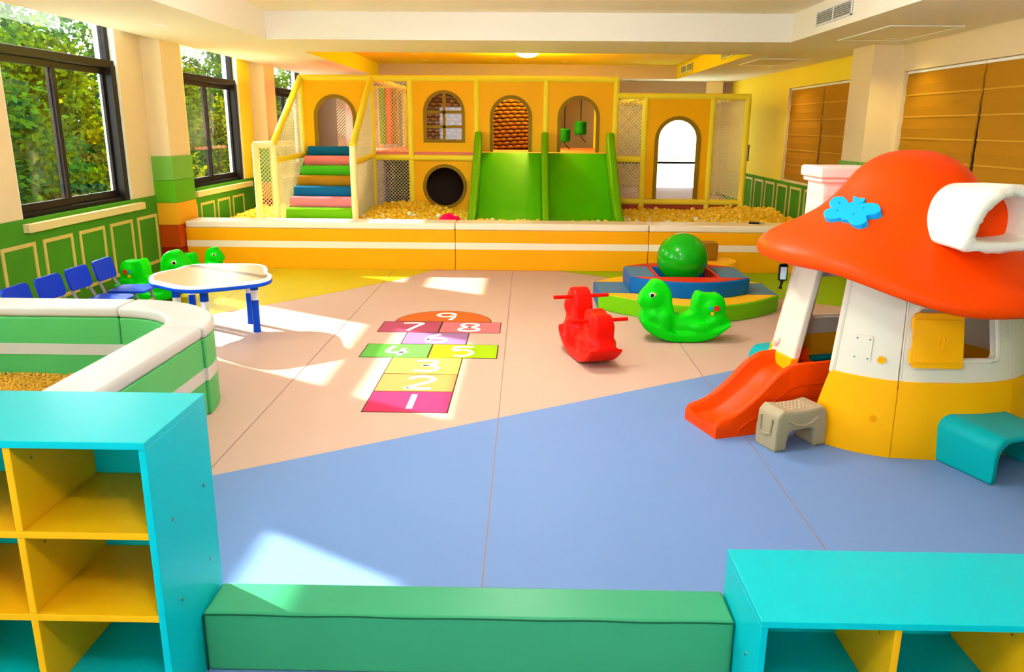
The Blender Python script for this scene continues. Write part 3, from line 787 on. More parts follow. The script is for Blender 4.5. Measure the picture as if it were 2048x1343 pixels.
# ================================================================= HOPSCOTCH
hs = thing('hopscotch_mat', 'coloured hopscotch floor decal numbered 1 to 9', 'hopscotch', (-.69, 5.4, 0))
LINE = mat('dark_outline', (60, 44, 30), .5); NUMW = mat('white_print', (250, 246, 238), .45)
DG = {'1': [[(.5, 0), (.5, 1)]],
 '2': [[(.1, .78), (.3, .97), (.65, 1.0), (.92, .85), (.88, .62), (.55, .38), (.15, .08), (.2, .03), (.95, .03)]],
 '3': [[(.1, .9), (.4, 1.0), (.75, .95), (.8, .75), (.6, .58), (.35, .52), (.7, .5), (.9, .33), (.8, .1), (.5, 0), (.1, .08)]],
 '4': [[(.3, 1.0), (.12, .55), (.2, .32), (.5, .32), (.95, .36)], [(.72, .75), (.68, .35), (.62, 0)]],
 '5': [[(.92, .97), (.25, .97), (.18, .6), (.5, .66), (.82, .52), (.85, .25), (.6, .04), (.2, .05)]],
 '6': [[(.6, 1.0), (.3, .78), (.12, .45), (.2, .12), (.5, 0), (.82, .12), (.88, .38), (.62, .55), (.3, .48), (.14, .3)]],
 '7': [[(.08, .95), (.5, 1.0), (.92, .95), (.7, .55), (.42, 0)]],
 '8': [[(.5, .52), (.2, .66), (.2, .9), (.5, 1.0), (.8, .9), (.8, .66), (.5, .52), (.14, .34), (.14, .1), (.5, 0), (.86, .1), (.86, .34), (.5, .52)]],
 '9': [[(.84, .68), (.6, .48), (.28, .5), (.12, .74), (.3, .96), (.62, 1.0), (.86, .86), (.86, .6), (.84, .3), (.72, 0)]]}
def numeral(ch, cx, cy, par, w=.19, h=.25, t=.036):
    mb = MB(); z0, z1 = .0022, .003
    for st in DG[ch]:
        P = [Vector((cx+(p[0]-.5)*w, cy+(p[1]-.5)*h)) for p in catmull([(a, b, 0) for a, b in st], 5)] if len(st) > 2 else [Vector((cx+(p[0]-.5)*w, cy+(p[1]-.5)*h)) for p in st]
        L, Rr = [], []
        for i, p in enumerate(P):
            d = (P[min(i+1, len(P)-1)]-P[max(i-1, 0)]); d = d.normalized(); n = Vector((-d.y, d.x))*t/2
            L.append(p+n); Rr.append(p-n)
        n = len(P)
        mb.add([(p.x, p.y, z1) for p in L+Rr]+[(p.x, p.y, z0) for p in L+Rr],
               [(i, i+1, n+i+1, n+i) for i in range(n-1)]+[(2*n+i, 2*n+i+1, i+1, i) for i in range(n-1)]+[(n+i, n+i+1, 3*n+i+1, 3*n+i) for i in range(n-1)])
    mb.build('numeral', NUMW, par, label='white numeral %s' % ch)
def cell(ch, poly, rgb, cx, cy, w=.19, h=.25):
    inner = offset(poly, -.008)
    MB().prism(poly, 'z', .0004, .0016).build('cell_outline', LINE, hs)
    o = MB().prism(inner, 'z', .0006, .0022).build('hopscotch_cell', mat('decal_'+ch, rgb, .4, .35), hs)
    numeral(ch, cx, cy, o, w, h)
rc = lambda x0, x1, y0, y1: [(x0, y0), (x1, y0), (x1, y1), (x0, y1)]
cell('1', rc(-.94, -.435, 4.262, 4.632), (204, 40, 84), -.67, 4.45)
cell('2', rc(-.94, -.435, 4.632, 4.995), (238, 120, 66), -.67, 4.81)
cell('3', rc(-.94, -.435, 4.995, 5.375), (240, 226, 70), -.67, 5.18)
cell('4', rc(-1.185, -.69, 5.375, 5.737), (88, 172, 66), -.93, 5.55)
cell('5', rc(-.69, -.19, 5.375, 5.737), (158, 196, 20), -.45, 5.55)
cell('6', rc(-.94, -.435, 5.737, 6.09), (150, 104, 150), -.68, 5.91)
cell('7', rc(-1.185, -.69, 6.09, 6.45), (172, 64, 96), -.93, 6.27)
cell('8', rc(-.69, -.19, 6.09, 6.45), (214, 104, 112), -.45, 6.27)
cell('9', arc(-.685, 6.452, .41, 0, PI, 24), (206, 92, 36), -.68, 6.64)

# ================================================================= SANDBOX OF FOAM BLOCKS
G = 'green and white foam blocks of the sand pit'
def sand_block(label, outline):
    xs = [p[0] for p in outline]; yv = [p[1] for p in outline]
    t = thing('sandbox_block', label, 'foam block', (sum(xs)/len(xs), sum(yv)/len(yv), 0), group=G)
    cx, cy = sum(xs)/len(xs), sum(yv)/len(yv)
    MB().prism(outline, 'z', 0, .445).build('foam_body', GRF, t, bevel=.012, seg=3, )
    grow = lambda e: [(p[0], p[1]) for p in offset(outline, e)]
    MB().prism(grow(.004), 'z', .445, .512).build('top_cap', GWF, t, bevel=.022, seg=3)
    MB().prism(grow(.003), 'z', .205, .275).build('stripe', GWF, t)
sand_block('straight green foam sand pit block with white top beside the turquoise cubby', rc(-2.04, -1.795, 2.24, 4.19))
sand_block('rounded green corner foam block of the sand pit with white top', arc(-2.5, 4.195, .72, 0, PI/2, 14)+arc(-2.5, 4.195, .465, PI/2, 0, 12))
sand_block('straight green foam sand pit block with white top in front of the blue chairs', rc(-4.0, -2.505, 4.665, 4.915))
gm = MB()
for _ in range(16000):
    x, y = random.uniform(-3.95, -2.06), random.uniform(3.0, 4.655)
    if (x+2.5) > 0 and (y-4.195) > 0 and (x+2.5)**2+(y-4.195)**2 > .45**2: continue
    z = .075+.02*noise.noise(Vector((x*3, y*3, 0)))+random.uniform(0, .01); a = random.uniform(0, PI); c, s_ = math.cos(a), math.sin(a); l, w = .0105, .0065
    gm.add([(x+c*l, y+s_*l, z), (x-s_*w, y+c*w, z), (x-c*l, y-s_*l, z), (x+s_*w, y-c*w, z), (x, y, z+.007), (x, y, z-.006)],
           [(0,1,4),(1,2,4),(2,3,4),(3,0,4),(1,0,5),(2,1,5),(3,2,5),(0,3,5)])
gm.box(-3.98, -2.05, 2.25, 4.66, .0, .066)
tag(gm.build('sand_pit_seeds', GRAV, kind='stuff'), 'golden seed filling of the foam sand pit', 'seeds')

# ================================================================= TURQUOISE CUBBY SHELVES AND GREEN STEP
def cubby(label, x0, x1, y0, y1, h, rows, dividers, side_left, group):
    t = thing('cubby_shelf', label, 'shelf', ((x0+x1)/2, (y0+y1)/2, 0), group=group); th = .02
    MB().box(x0, x1, y0-.004, y1, h-th, h).build('top_board', TEALS, t, bevel=.002)
    for a in (x0, x1-th): MB().box(a, a+th, y0, y1, 0, h-th).build('side_panel', TEALS, t, bevel=.002)
    MB().box(x0+th, x1-th, y1-.012, y1, .05, h-th).build('back_panel', TEALS, t)
    MB().box(x0+th, x1-th, y0+.0, y1-.012, .05, .05+th).build('bottom_board', TEALS, t, bevel=.002)
    MB().box(x0+th, x1-th, y0+.02, y0+.035, 0, .05).build('plinth', TEALS, t)
    pitch = (h-th-.07)/rows
    zs = [.07+pitch*i for i in range(rows+1)]
    for z in zs[1:-1]: MB().box(x0+th, x1-th, y0+.002, y1-.012, z-th/2, z+th/2).build('shelf_board', YELS, t, bevel=.002)
    for d in dividers:
        for i in range(rows):
            MB().box(d-th/2, d+th/2, y0+.004, y1-.012, zs[i]+(th/2 if i else 0), zs[i+1]-(th/2 if i < rows-1 else 0)).build('divider', YELS, t, bevel=.002)
            for yq in (y0+.08, y1-.09):
                for sx in (-1, 1):
                    MB().tube([(d+sx*th/2, yq, zs[i]+pitch*.75), (d+sx*(th/2+.002), yq, zs[i]+pitch*.75)], .004, 8).build('screw_cap', OLIVE, t)
    xs_, sg = (x1, 1) if side_left else (x0, -1)
    for z in zs[1:-1] or [h*.5]:
        for yq in (y0+.1, y1-.07):
            s_ = MB().tube([(xs_, yq, z), (xs_+sg*.003, yq, z)], .0055, 10).build('screw', METAL, t)
    return t
cubby('tall turquoise cubby shelf with yellow compartments at the lower left', -2.755, -.95, 1.82, 2.2, .828, 3, [-1.31, -1.67, -2.03, -2.39], True, 'turquoise cubby shelves')
cubby('low turquoise cubby shelf with yellow dividers at the lower right', .635, 2.45, 1.815, 2.18, .35, 1, [1.0, 1.36, 1.72, 2.08], False, 'turquoise cubby shelves')
t = thing('foam_step', 'sea green vinyl foam step bar between the two turquoise cubbies', 'foam block', (-.16, 2.11, 0))
MB().box(-.947, .632, 2.024, 2.19, 0, .2).build('cushion', STEPG, t, bevel=.012, seg=3)
pp = [(-.945+1.575*i/40, 2.0235-.0005*math.sin(i), .1945+.0012*math.sin(i*.7)) for i in range(41)]
MB().tube(pp, .0022, 6).build('piping', mat('dark_green_thread', (10, 80, 50), .6), t, smooth='auto')
MB().tube([(-.945, 2.0245, .19), (-.945, 2.0235, .0)], .002, 6).build('piping', MATS['dark_green_thread'], t)

# ================================================================= TABLE AND CHAIRS
TO = [(-2.852,5.821),(-2.779,5.692),(-2.677,5.618),(-2.541,5.517),(-2.44,5.467),(-2.34,5.466),(-2.216,5.535),(-2.071,5.637),(-1.976,5.722),(-1.94,5.84),(-1.965,5.976),(-2.029,6.081),(-2.09,6.264),(-2.165,6.40),(-2.291,6.464),(-2.499,6.459),(-2.696,6.426),(-2.79,6.34),(-2.81,6.183),(-2.857,6.086),(-2.88,5.958)]
TP = [(p.x, p.y) for p in catmull([(a, b, 0) for a, b in TO], 5, True)]
t = thing('activity_table', 'wavy cream topped activity table with blue rim and blue legs', 'table', (-2.4, 5.95, 0))
MB().prism(offset(TP, -.03), 'z', .448, .482).build('table_top', TABT, t)
MB().plate(TP, [offset(TP, -.031)], .455, .4815, lambda u, v, w: (u, v, w)).build('white_rim', WHP, t, bevel=.006)
MB().prism(offset(TP, .004), 'z', .432, .462).build('blue_edge', TBL, t, bevel=.008)
for (x, y) in ((-2.14, 6.06), (-2.28, 6.33), (-2.63, 5.76), (-2.36, 5.62), (-2.72, 6.24), (-2.06, 5.76)):
    if (x, y) == (-2.06, 5.76): continue
    lg = MB().tube([(x, y, .342), (x, y, .435)], .031, 18).build('leg', TBL, t, smooth='auto')
    MB().tube([(x, y, .262), (x, y, .344)], .029, 18).build('leg_sleeve', WHP, lg, smooth='auto')
    MB().tube([(x, y, .012), (x, y, .264)], .028, 18).build('leg_tube', TBL, lg, smooth='auto')
    MB().tube([(x, y, 0), (x, y, .02)], .031, 18).build('foot', TBL, lg, smooth='auto')
def chair_at(label, x, y, rz):
    t = thing('small_chair', label, 'chair', (x, y, 0), rz, 'small blue chairs along the green wall', local=True)
    # local: faces +x
    sp = rrect(-.15, .15, -.15, .15, .05, 5)
    m = MB(); m.plate(sp, [], .272, .288, lambda u, v, w: (u+.03, v, w-.35*(u/.3)**2*.03-.012*math.cos(v/.15*1.5)), grid=.05)
    m.build('seat', BLUEP, t, smooth='auto')
    bp = rrect(-.15, .15, .36, .525, .035, 5)
    m = MB(); m.plate(bp, [], -.008, .008, lambda u, v, w: (-.165-(v-.36)*.22+w-.25*u*u*-1, u, v), grid=.05)
    m.build('backrest', BLUEP, t, smooth='auto')
    for s_ in (-1, 1):
        MB().tube([(-.215, s_*.105, .47), (-.19, s_*.11, .385), (-.135, s_*.125, .28), (-.15, s_*.135, .1), (-.175, s_*.14, 0)], .0125, 8).build('leg', GREYM, t, smooth='auto')
        MB().tube([(.12, s_*.125, .268), (.15, s_*.135, .13), (.175, s_*.14, 0)], .0125, 8).build('leg', GREYM, t, smooth='auto')
        MB().tube([(-.125, s_*.125, .262), (.12, s_*.125, .262)], .011, 8).build('side_rail', GREYM, t, smooth='auto')
    MB().box(.135, .15, -.12, .12, .15, .175).build('stretcher', mat('beige_bar', (226, 196, 150), .5), t)
    return t
for lb, y, rz in (('small blue chair at the left picture edge, mostly hidden by the sand pit', 5.22, .04), ('small blue chair second from the left picture edge', 5.59, -.02),
                  ('small blue chair third from the left picture edge', 5.97, .0), ('small blue chair nearest the green rocking animal', 6.36, .02)):
    chair_at(lb, -3.30, y, rz)

# ================================================================= ROCKING ANIMALS
RK = [(-0.261,.48),(-.294,.458),(-.312,.428),(-.358,.378),(-.38,.328),(-.385,.298),(-.367,.268),(-.337,.256),(-.36,.233),(-.37,.187),(-.361,.147),(-.335,.106),(-.273,.061),(-.202,.026),(-.121,.006),(.008,0),(.115,.010),(.192,.034),(.249,.067),(.295,.104),(.332,.135),(.347,.16),(.318,.185),(.286,.22),(.297,.265),(.283,.325),(.261,.36),(.226,.375),(.178,.369),(.138,.374),(.074,.391),(.048,.343),(.037,.293),(.036,.232),(-.007,.212),(-.094,.2),(-.107,.251),(-.125,.311),(-.122,.341),(-.135,.39),(-.162,.44),(-.207,.471)]
low = [p for p in RK if p[1] < .2] 
def rocker_mesh():
    mb = MB(); mb.prism(RK, 'y', -.072, .072)
    base = [(-.36,.187),(-.361,.147),(-.335,.106),(-.273,.061),(-.202,.026),(-.121,.006),(.008,0),(.115,.010),(.192,.034),(.249,.067),(.295,.104),(.332,.135),(.33,.155),(.25,.12),(.1,.075),(-.1,.075),(-.25,.12)]
    mb.prism(base, 'y', -.125, .125)
    mb.ball((-.27, 0, .335), (.10, .105, .105)); mb.ball((-.25, 0, .2), (.10, .11, .09)); mb.ball((-.19, 0, .14), (.13, .115, .075))
    mb.ball((.19, 0, .275), (.105, .105, .09)); mb.ball((.22, 0, .17), (.10, .11, .07)); mb.ball((.02, 0, .12), (.2, .10, .09))
    for s_ in (-1, 1):
        mb.ball((-.19, s_*.095, .17), (.06, .03, .085)); mb.ball((.1, s_*.1, .12), (.08, .028, .04))
    return blob(mb, .011, 18)
RM = rocker_mesh(); zmin = min(v[2] for v in RM.v); RM.v = [(a, b, c-zmin) for a, b, c in RM.v]
def surf_y(x, z, s_):
    best = 0
    for v in RM.v:
        if v[1]*s_ > best and abs(v[0]-x) < .014 and abs(v[2]-z) < .014: best = v[1]*s_
    return best*s_
def disc(mb, x, z, r, s_, t=.004, n=16):
    y = surf_y(x, z, s_); mb.tube([(x, y-s_*.012, z), (x, y+s_*t, z)], r, n); return mb
ROCK = None
def rocker(name, label, body, loc, rz, sc=1, marks=True, handles=True):
    t = thing(name, label, 'rocking toy', loc, rz, 'rocking animals', local=True); t.scale = (sc, sc, sc)
    mb = MB(); mb.v = RM.v; mb.f = RM.f; mb.build('body', body, t, smooth=True)
    for s_ in (-1, 1):
        if marks:
            o = disc(MB(), -.288, .372, .019, s_, .004).build('eye', WHP, t); 
            disc(MB(), -.290, .370, .0145, s_, .0065).build('pupil', BLACK, o); disc(MB(), -.27, .378, .011, s_, .006).build('eye_corner', HYE, o)
            disc(MB(), .209, .271, .023, s_).build('red_spot', RED, t); disc(MB(), .166, .273, .012, s_).build('blue_spot', BFLY, t); disc(MB(), .181, .229, .014, s_).build('yellow_spot', YEV, t)
    if handles:
        MB().tube([(-.2, -.21, .415), (-.2, .21, .415)], .014, 12).build('handle', body, t, smooth='auto')
        MB().tube([(.17, -.21, .32), (.17, .21, .32)], .014, 12).build('handle', body, t, smooth='auto')
    return t
rocker('rocking_animal', 'bright green rocking animal in front of the foam podium', GPL, (1.262, 5.98, 0), .02, handles=False)
rocker('rocking_animal', 'red rocking animal with two cross handles standing on the pink floor', RPL, (.47, 5.42, 0), math.radians(-74), marks=False)
rocker('rocking_animal', 'bright green rocking animal behind the blue rimmed table', GPL, (-3.50, 7.22, 0), PI-.12, handles=False)
rocker('rocking_animal', 'small green rocking animal by the foam barrier, only its head showing', GPL, (-3.5, 8.3, 0), PI-.1, .72, handles=False)

# ================================================================= FOAM PODIUM
def bow(x0, x1, y, yc, n=20):
    """circular-ish bow from (x1,y) to (x0,y) bulging to yc"""
    return [(x1+(x0-x1)*i/n, y+(yc-y)*(1-((2*i/n)-1)**2)) for i in range(n+1)]
def tier(name, label, x0, x1, y0, y1, sag, z0, z1, blk, seg_top, seg_side, blk_top, hole=None):
    t = thing(name, label, 'foam podium', ((x0+x1)/2, (y0+y1)/2, z0)); g = .002
    if hole: hx0, hx1, hy0, hy1 = hole
    else: hx0, hx1, hy0, hy1 = (x0+x1)/2-.35, (x0+x1)/2+.35, y0, y1
    for a, b in ((x0, hx0-.03 if hole else hx0), (hx1+.03 if hole else hx1, x1)):
        MB().box(a+g, b-g, y0, y1, z0, z1-.004).build('end_block', blk, t, bevel=.012)
        MB().box(a+.012, b-.012, y0+.012, y1-.012, z1-.02, z1).build('block_cover', blk_top, t)
    for yy0, s_ in ((y0, -1), (y1, 1)):
        out = bow(x0, x1, yy0, yy0+s_*sag)
        MB().prism(out, 'z', z0, z1-.004).build('bow_segment', seg_side, t, bevel=.01)
        inn = bow(x0+.03, x1-.03, yy0+s_*.004, yy0+s_*(sag-.012))
        MB().prism(inn, 'z', z1-.02, z1).build('segment_cover', seg_top, t)
    if hole:
        for a in ((hx0-.03, hx0), (hx1, hx1+.03)): MB().box(a[0], a[1], y0, y1, z0, z1-.002).build('pit_rim', RED, t, bevel=.006)
        MB().box(hx0, hx1, y0, y1, z0, z0+.04).build('pit_floor', BLU, t)
    else: MB().box(hx0, hx1, y0, y1, z0, z1).build('core_block', blk, t)
    return t
tier('foam_podium', 'wide lower foam podium tier with yellow top and lime side', .67, 2.31, 7.02, 7.57, .5, 0, .15, BLU, YEV, LIM, BLT)
tier('foam_podium', 'upper blue foam podium tier with red top holding the green ball', .96, 2.045, 7.04, 7.6, .25, .15, .30, BLU, RED, BLU, BLT, (1.23, 1.76, 7.04, 7.6))
tag(MB().ball((1.475, 7.32, .426), .236, 48, 28).build('exercise_ball', BALLG, smooth=True), 'large glossy green ball sitting in the foam podium', 'ball')
t = thing('foam_disc', 'round yellow foam disc between the podium and the barrier', 'foam disc', (1.95, 8.4, 0))
MB().lathe([(.325, 0), (.325, .22), (.31, .24)], 40, (1.95, 8.4, 0)).build('disc_body', YEV, t, smooth='auto')
MB().lathe([(.327, .10), (.327, .13)], 40, (1.95, 8.4, 0)).build('stitched_band', ORF, t, smooth='auto')
t = thing('foam_block', 'brown foam block standing on the yellow foam disc', 'foam block', (1.94, 8.42, .24))
MB().prism(rrect(1.82, 2.055, 8.33, 8.52, .02), 'z', .24, .425).build('cushion', BRN, t, bevel=.01)
MB().prism(rrect(1.835, 2.04, 8.345, 8.505, .02), 'z', .42, .43).build('top_cover', mat('light_brown_vinyl', (170, 116, 20), .45), t)

# ================================================================= MUSHROOM PLAYHOUSE
HX, HY = 2.02, 4.25
def sstep(a, b, x): q = max(0, min(1, (x-a)/(b-a))); return q*q*(3-2*q)
ph = thing('mushroom_playhouse', 'mushroom shaped toddler playhouse with orange cap, ivory walls and amber base', 'playhouse', (HX, HY, 0))
D2 = math.radians
def rad(z): return .56-.105*(z/.4) if z < 0 else .56-.095*z-.055*max(0, z-.4)
def wall_map(u, v, w):       # u = degrees, v = height, w = inset
    r = rad(v)*(1+.155*sstep(112, 163, u)*(1 if u < 175 else 0)+(.30*sstep(270, 345, u) if u > 175 else .30*(1-sstep(0, 73, u))))-w; a = D2(u); return (HX+r*math.cos(a), HY+r*math.sin(a), v)
def arcrect(u0, u1, z0, z1, r, ku=112):       # rounded rectangle in (deg, z); corner radius r in metres
    ru = r*ku
    pts = []
    for cx, cz, a0 in ((u1-ru, z0+r, -PI/2), (u1-ru, z1-r, 0), (u0+ru, z1-r, PI/2), (u0+ru, z0+r, PI)):
        for i in range(6): a = a0+PI/2*i/5; pts.append((cx+ru*math.cos(a), cz+r*math.sin(a)))
    return pts
class Grid: pass
def wall_panel(name, u0, u1, z0, z1, m, holes=(), cut=None, inset=0):
    g_ = .25
    outer = cut if cut else []
    if not outer:
        n = max(2, int((u1-u0)/4)); k = max(2, int((z1-z0)/.08))
        outer = [(u0+g_+(u1-u0-2*g_)*i/n, z0) for i in range(n)]+[(u1-g_, z0+(z1-z0)*i/k) for i in range(k)]+[(u1-g_-(u1-u0-2*g_)*i/n, z1) for i in range(n)]+[(u0+g_, z1-(z1-z0)*i/k) for i in range(k)]
    sc = .012   # scale degrees to metres for the triangulation
    o2 = [(a*sc, b) for a, b in outer]; h2 = [[(a*sc, b) for a, b in h] for h in holes]
    return MB().plate(o2, h2, inset+.035, inset, lambda u, v, w: wall_map(u/sc, v, w), grid=.045).build(name, m, ph, smooth='auto')
ZW = .395
winF = arcrect(259, 305.5, .50, .765, .03); winB = [(a-180, b) for a, b in winF]
def arch_cut(u0, u1, a0, a1, h):             # lower panel with an arched notch between angles a0..a1
    pts = [(u0+.25, 0)]
    pts += [(a0, 0), (a0, h*.6), (a0+2, h*.85), (a0+5, h)]+[(a0+5+(a1-a0-10)*i/5, h) for i in range(1, 5)]+[(a1-5, h), (a1-2, h*.85), (a1, h*.6), (a1, 0)]
    n = int((u1-u0)/4)
    pts += [(u1-.25, 0), (u1-.25, .2), (u1-.25, ZW)]+[(u1-.25-(u1-u0-.5)*i/n, ZW) for i in range(1, n)]+[(u0+.25, ZW), (u0+.25, .2)]
    return pts
# upper ivory panels
wall_panel('wall_panel', 217, 253, ZW, 1.02, HWH)
wall_panel('wall_panel', 253, 314, ZW, 1.02, HWH, [winF])
wall_panel('wall_panel', 314, 360, ZW, 1.02, HWH)
wall_panel('wall_panel', 0, 73, ZW, 1.02, HWH)
wall_panel('wall_panel', 73, 134, ZW, 1.02, HWH, [winB])
wall_panel('wall_panel', 134, 163.5, ZW, 1.02, HWH)
# lower amber panels
wall_panel('base_panel', 217, 253, 0, ZW, HYE, inset=-.008, cut=[(208.5, 0)]+[(213+5*i, 0) for i in range(8)]+[(252.75, 0), (252.75, .1), (252.75, .2), (252.75, .3), (252.75, ZW)]+[(249-4*i, ZW) for i in range(8)]+[(217, ZW), (214.6, .3), (212.4, .2), (210.3, .1)])
wall_panel('base_panel', 253, 314, 0, ZW, HYE, cut=arch_cut(253, 314, 277, 312, .235), inset=-.008)
wall_panel('base_panel', 314, 360, 0, ZW, HYE, inset=-.008)
wall_panel('base_panel', 0, 73, 0, ZW, HYE, inset=-.008)
wall_panel('base_panel', 73, 134, 0, ZW, HYE, cut=arch_cut(73, 134, 97, 132, .235), inset=-.008)
wall_panel('base_panel', 134, 163.5, 0, ZW, HYE, inset=-.008)
def door_map(u, v, w):         # flat door front, u along it, w inwards
    return (1.58-.25*u+.16*(v-.39)+.97*w, 3.9+.97*u+.25*w, v)
dp = [(.0, .935), (.14, .935), (.24, .935), (.28, .925), (.305, .89), (.318, .84), (.318, .36), (.545, .36), (.545, .6), (.545, .8), (.545, 1.02), (.3, 1.02), (0, 1.02)]
MB().plate(dp, [], 0, .045, door_map).build('door_panel', HWH, ph, bevel=.012, seg=3)
MB().plate([(.325, 0), (.55, 0), (.55, .37), (.315, .37)], [], -.012, .04, door_map).build('base_panel', HYE, ph, bevel=.008)
MB().tube([wall_map(217.6, .385+.066*i, .012) for i in range(10)], .021, 12).build('door_jamb', HWH, ph, smooth='auto')
MB().tube([door_map(.505, .40, -.004), door_map(.49, .43, -.012), door_map(.485, .45, -.004)], [.012, .018, .008], 10).build('latch_lug', HWH, ph, smooth='auto')
# seam ribs
for a in (253, 314, 73, 134):
    MB().tube([wall_map(a, z*.05, .006) for z in range(0, 8)], .006, 8).build('seam_rib', HYE, ph, smooth='auto')
for a in (252.2, 253.8):
    MB().tube([wall_map(a, .4+z*.06, .004) for z in range(0, 9)], .006, 8).build('seam_rib', HWH, ph, smooth='auto')
# window frame roll and shutter
for h in (winF, winB):
    pts = [wall_map(a, z, .0) for a, z in h]; pts.append(pts[0])
    MB().tube(pts, .014, 8, False).build('window_frame', HWH, ph, smooth='auto')
sc = .012
sh = arcrect(257, 283, .475, .742, .018)
o = MB().plate([(a*sc, b) for a, b in sh], [], -.016, -.04, lambda u, v, w: wall_map(u/sc, v, w), grid=.05).build('shutter', HYE, ph, smooth='auto')
for z in (.505, .712):
    MB().tube([wall_map(258+24*i/8, z, -.041) for i in range(9)], .004, 6).build('shutter_rib', HYE, o, smooth='auto')
el = [wall_map(271.5+1.6*math.cos(2*PI*i/20), .60+.04*math.sin(2*PI*i/20), -.04) for i in range(21)]
MB().tube(el, .004, 6, False).build('finger_pull', HYE, o, smooth='auto')
for z in (.53, .69): MB().tube([wall_map(257, z-.03, -.03), wall_map(257, z+.03, -.03)], .011, 10).build('hinge', HYE, o, smooth='auto')
# plugs, plate and dimples on the ivory panel
for a, z in ((241, .85), (243.3, .49)):
    p0, p1 = wall_map(a, z, .006), wall_map(a, z, -.008)
    MB().tube([p0, p1], .019, 16).build('amber_plug', HYE, ph, smooth='auto')
    q = Vector(wall_map(a, z, -.003)); nrm = Vector((math.cos(D2(a)), math.sin(D2(a)), 0)); tx = Vector((-nrm.y, nrm.x, 0))
    MB().tube([q+.021*(math.cos(2*PI*i/20)*tx+math.sin(2*PI*i/20)*Vector((0,0,1))) for i in range(21)], .003, 6, False).build('plug_ring', HWH, ph, smooth='auto')
pl = arcrect(227.5, 237.5, .47, .60, .008)
o = MB().plate([(a*sc, b) for a, b in pl], [], 0, -.006, lambda u, v, w: wall_map(u/sc, v, w), grid=.03).build('cover_plate', HWH, ph, smooth='auto')
for a, z in ((229, .487), (236, .487), (229, .583), (236, .583)): MB().tube([wall_map(a, z, -.005), wall_map(a, z, -.008)], .005, 8).build('screw', METAL, o)
MB().tube([wall_map(243, .19, -.006), wall_map(243, .19, -.0105)], .018, 16).build('dimple', mat('deep_amber', (240, 150, 0), .4), ph, smooth='auto')
# crawl tunnels (front right, and its twin behind)
A = Vector((2.066, 3.70, 0)); dd = Vector((.366, -.93, 0)).normalized(); ee = Vector((.93, .366, 0)).normalized()
def tunnel_profile(w, h, r, t):
    out = [(0, 0)]+[(p[0], p[1]) for p in arc(r, h-r, r, PI, PI/2, 6)]+[(p[0], p[1]) for p in arc(w-r, h-r, r, PI/2, 0, 6)]+[(w, 0)]
    inn = [(w-t, 0)]+arc(w-t-r, h-t-r, r, 0, PI/2, 6)+arc(t+r, h-t-r, r, PI/2, PI, 6)+[(t, 0)]
    return out+inn
tp = tunnel_profile(.42, .25, .075, .035)
m = MB(); m.plate(tp, [], -.13, .325, lambda u, v, w: tuple(A+ee*u+dd*w+Vector((0, 0, v*(1-.10*max(0, w)/.325)))), grid=.08)
m.build('crawl_tunnel', HTE, ph, bevel=.014, seg=3, label='teal arched crawl tunnel at the front')
m = MB(); m.plate(tp, [], -.05, .325, lambda u, v, w: tuple(Vector((2*HX, 2*HY, 0))-(A+ee*u+dd*w)+Vector((0, 0, v))), grid=.08)
m.build('crawl_tunnel', HTE, ph, bevel=.014, seg=3, label='teal arched crawl tunnel at the back')
# roof cap
RX, RY = 2.055, 4.3
RP = [(0,1.502),(.1,1.496),(.2,1.475),(.28,1.44),(.355,1.388),(.43,1.31),(.505,1.238),(.60,1.172),(.72,1.115),(.83,1.072),(.925,1.03),(.98,.985),(.985,.945),(.955,.925),(.88,.93),(.78,.952),(.6,.98),(.3,.99),(0,.99)]
RPs = catmull([(a, b, 0) for a, b in RP], 3)
def roof_pt(p, z, th):
    d = math.degrees(th) % 360
    droop = .155*sstep(216, 275, d)*(1-sstep(320, 400, d)*.6) if d > 180 else .155*.4*(1-sstep(0, 90, d))
    R = .765+.075*sstep(200, 270, d)*(1-sstep(300, 360, d)) if d > 180 else .765
    wgt = sstep(.35, 1, p) if z > .93 else 1
    wgt = sstep(.35, 1.0, p)
    return (RX+R*p*math.cos(th), RY+R*p*math.sin(th), z-droop*wgt)
NT = 96; rm = MB(); vs = []; fs = []
for q in RPs:
    for k in range(NT): vs.append(roof_pt(max(q.x, .0005), q.y, 2*PI*k/NT))
for i in range(len(RPs)-1):
    for k in range(NT): fs.append((i*NT+k, i*NT+(k+1) % NT, (i+1)*NT+(k+1) % NT, (i+1)*NT+k))
rm.add(vs, fs).build('mushroom_cap', ROOF, ph, smooth=True)
def roof_hit(px, py):
    """first point of the cap top met from the photograph's viewing side"""
    d = (fwd*FPX+rt*(px-1024)+dn*(py-671.5)).normalized(); o = Vector((0, 0, 1.6)); t_ = 3.2
    def z_at(x, y):
        th = math.atan2(y-RY, x-RX); r = math.hypot(x-RX, y-RY); best = None
        P = [roof_pt(q.x, q.y, th) for q in RPs[:34]]; rr = [math.hypot(p[0]-RX, p[1]-RY) for p in P]
        for i in range(len(P)-1):
            if rr[i] <= r <= rr[i+1]: f_ = (r-rr[i])/max(1e-6, rr[i+1]-rr[i]); return P[i][2]+f_*(P[i+1][2]-P[i][2])
        return -1
    while t_ < 5.5:
        p = o+d*t_
        if p.z < z_at(p.x, p.y): return p
        t_ += .004
    return o+d*4.2
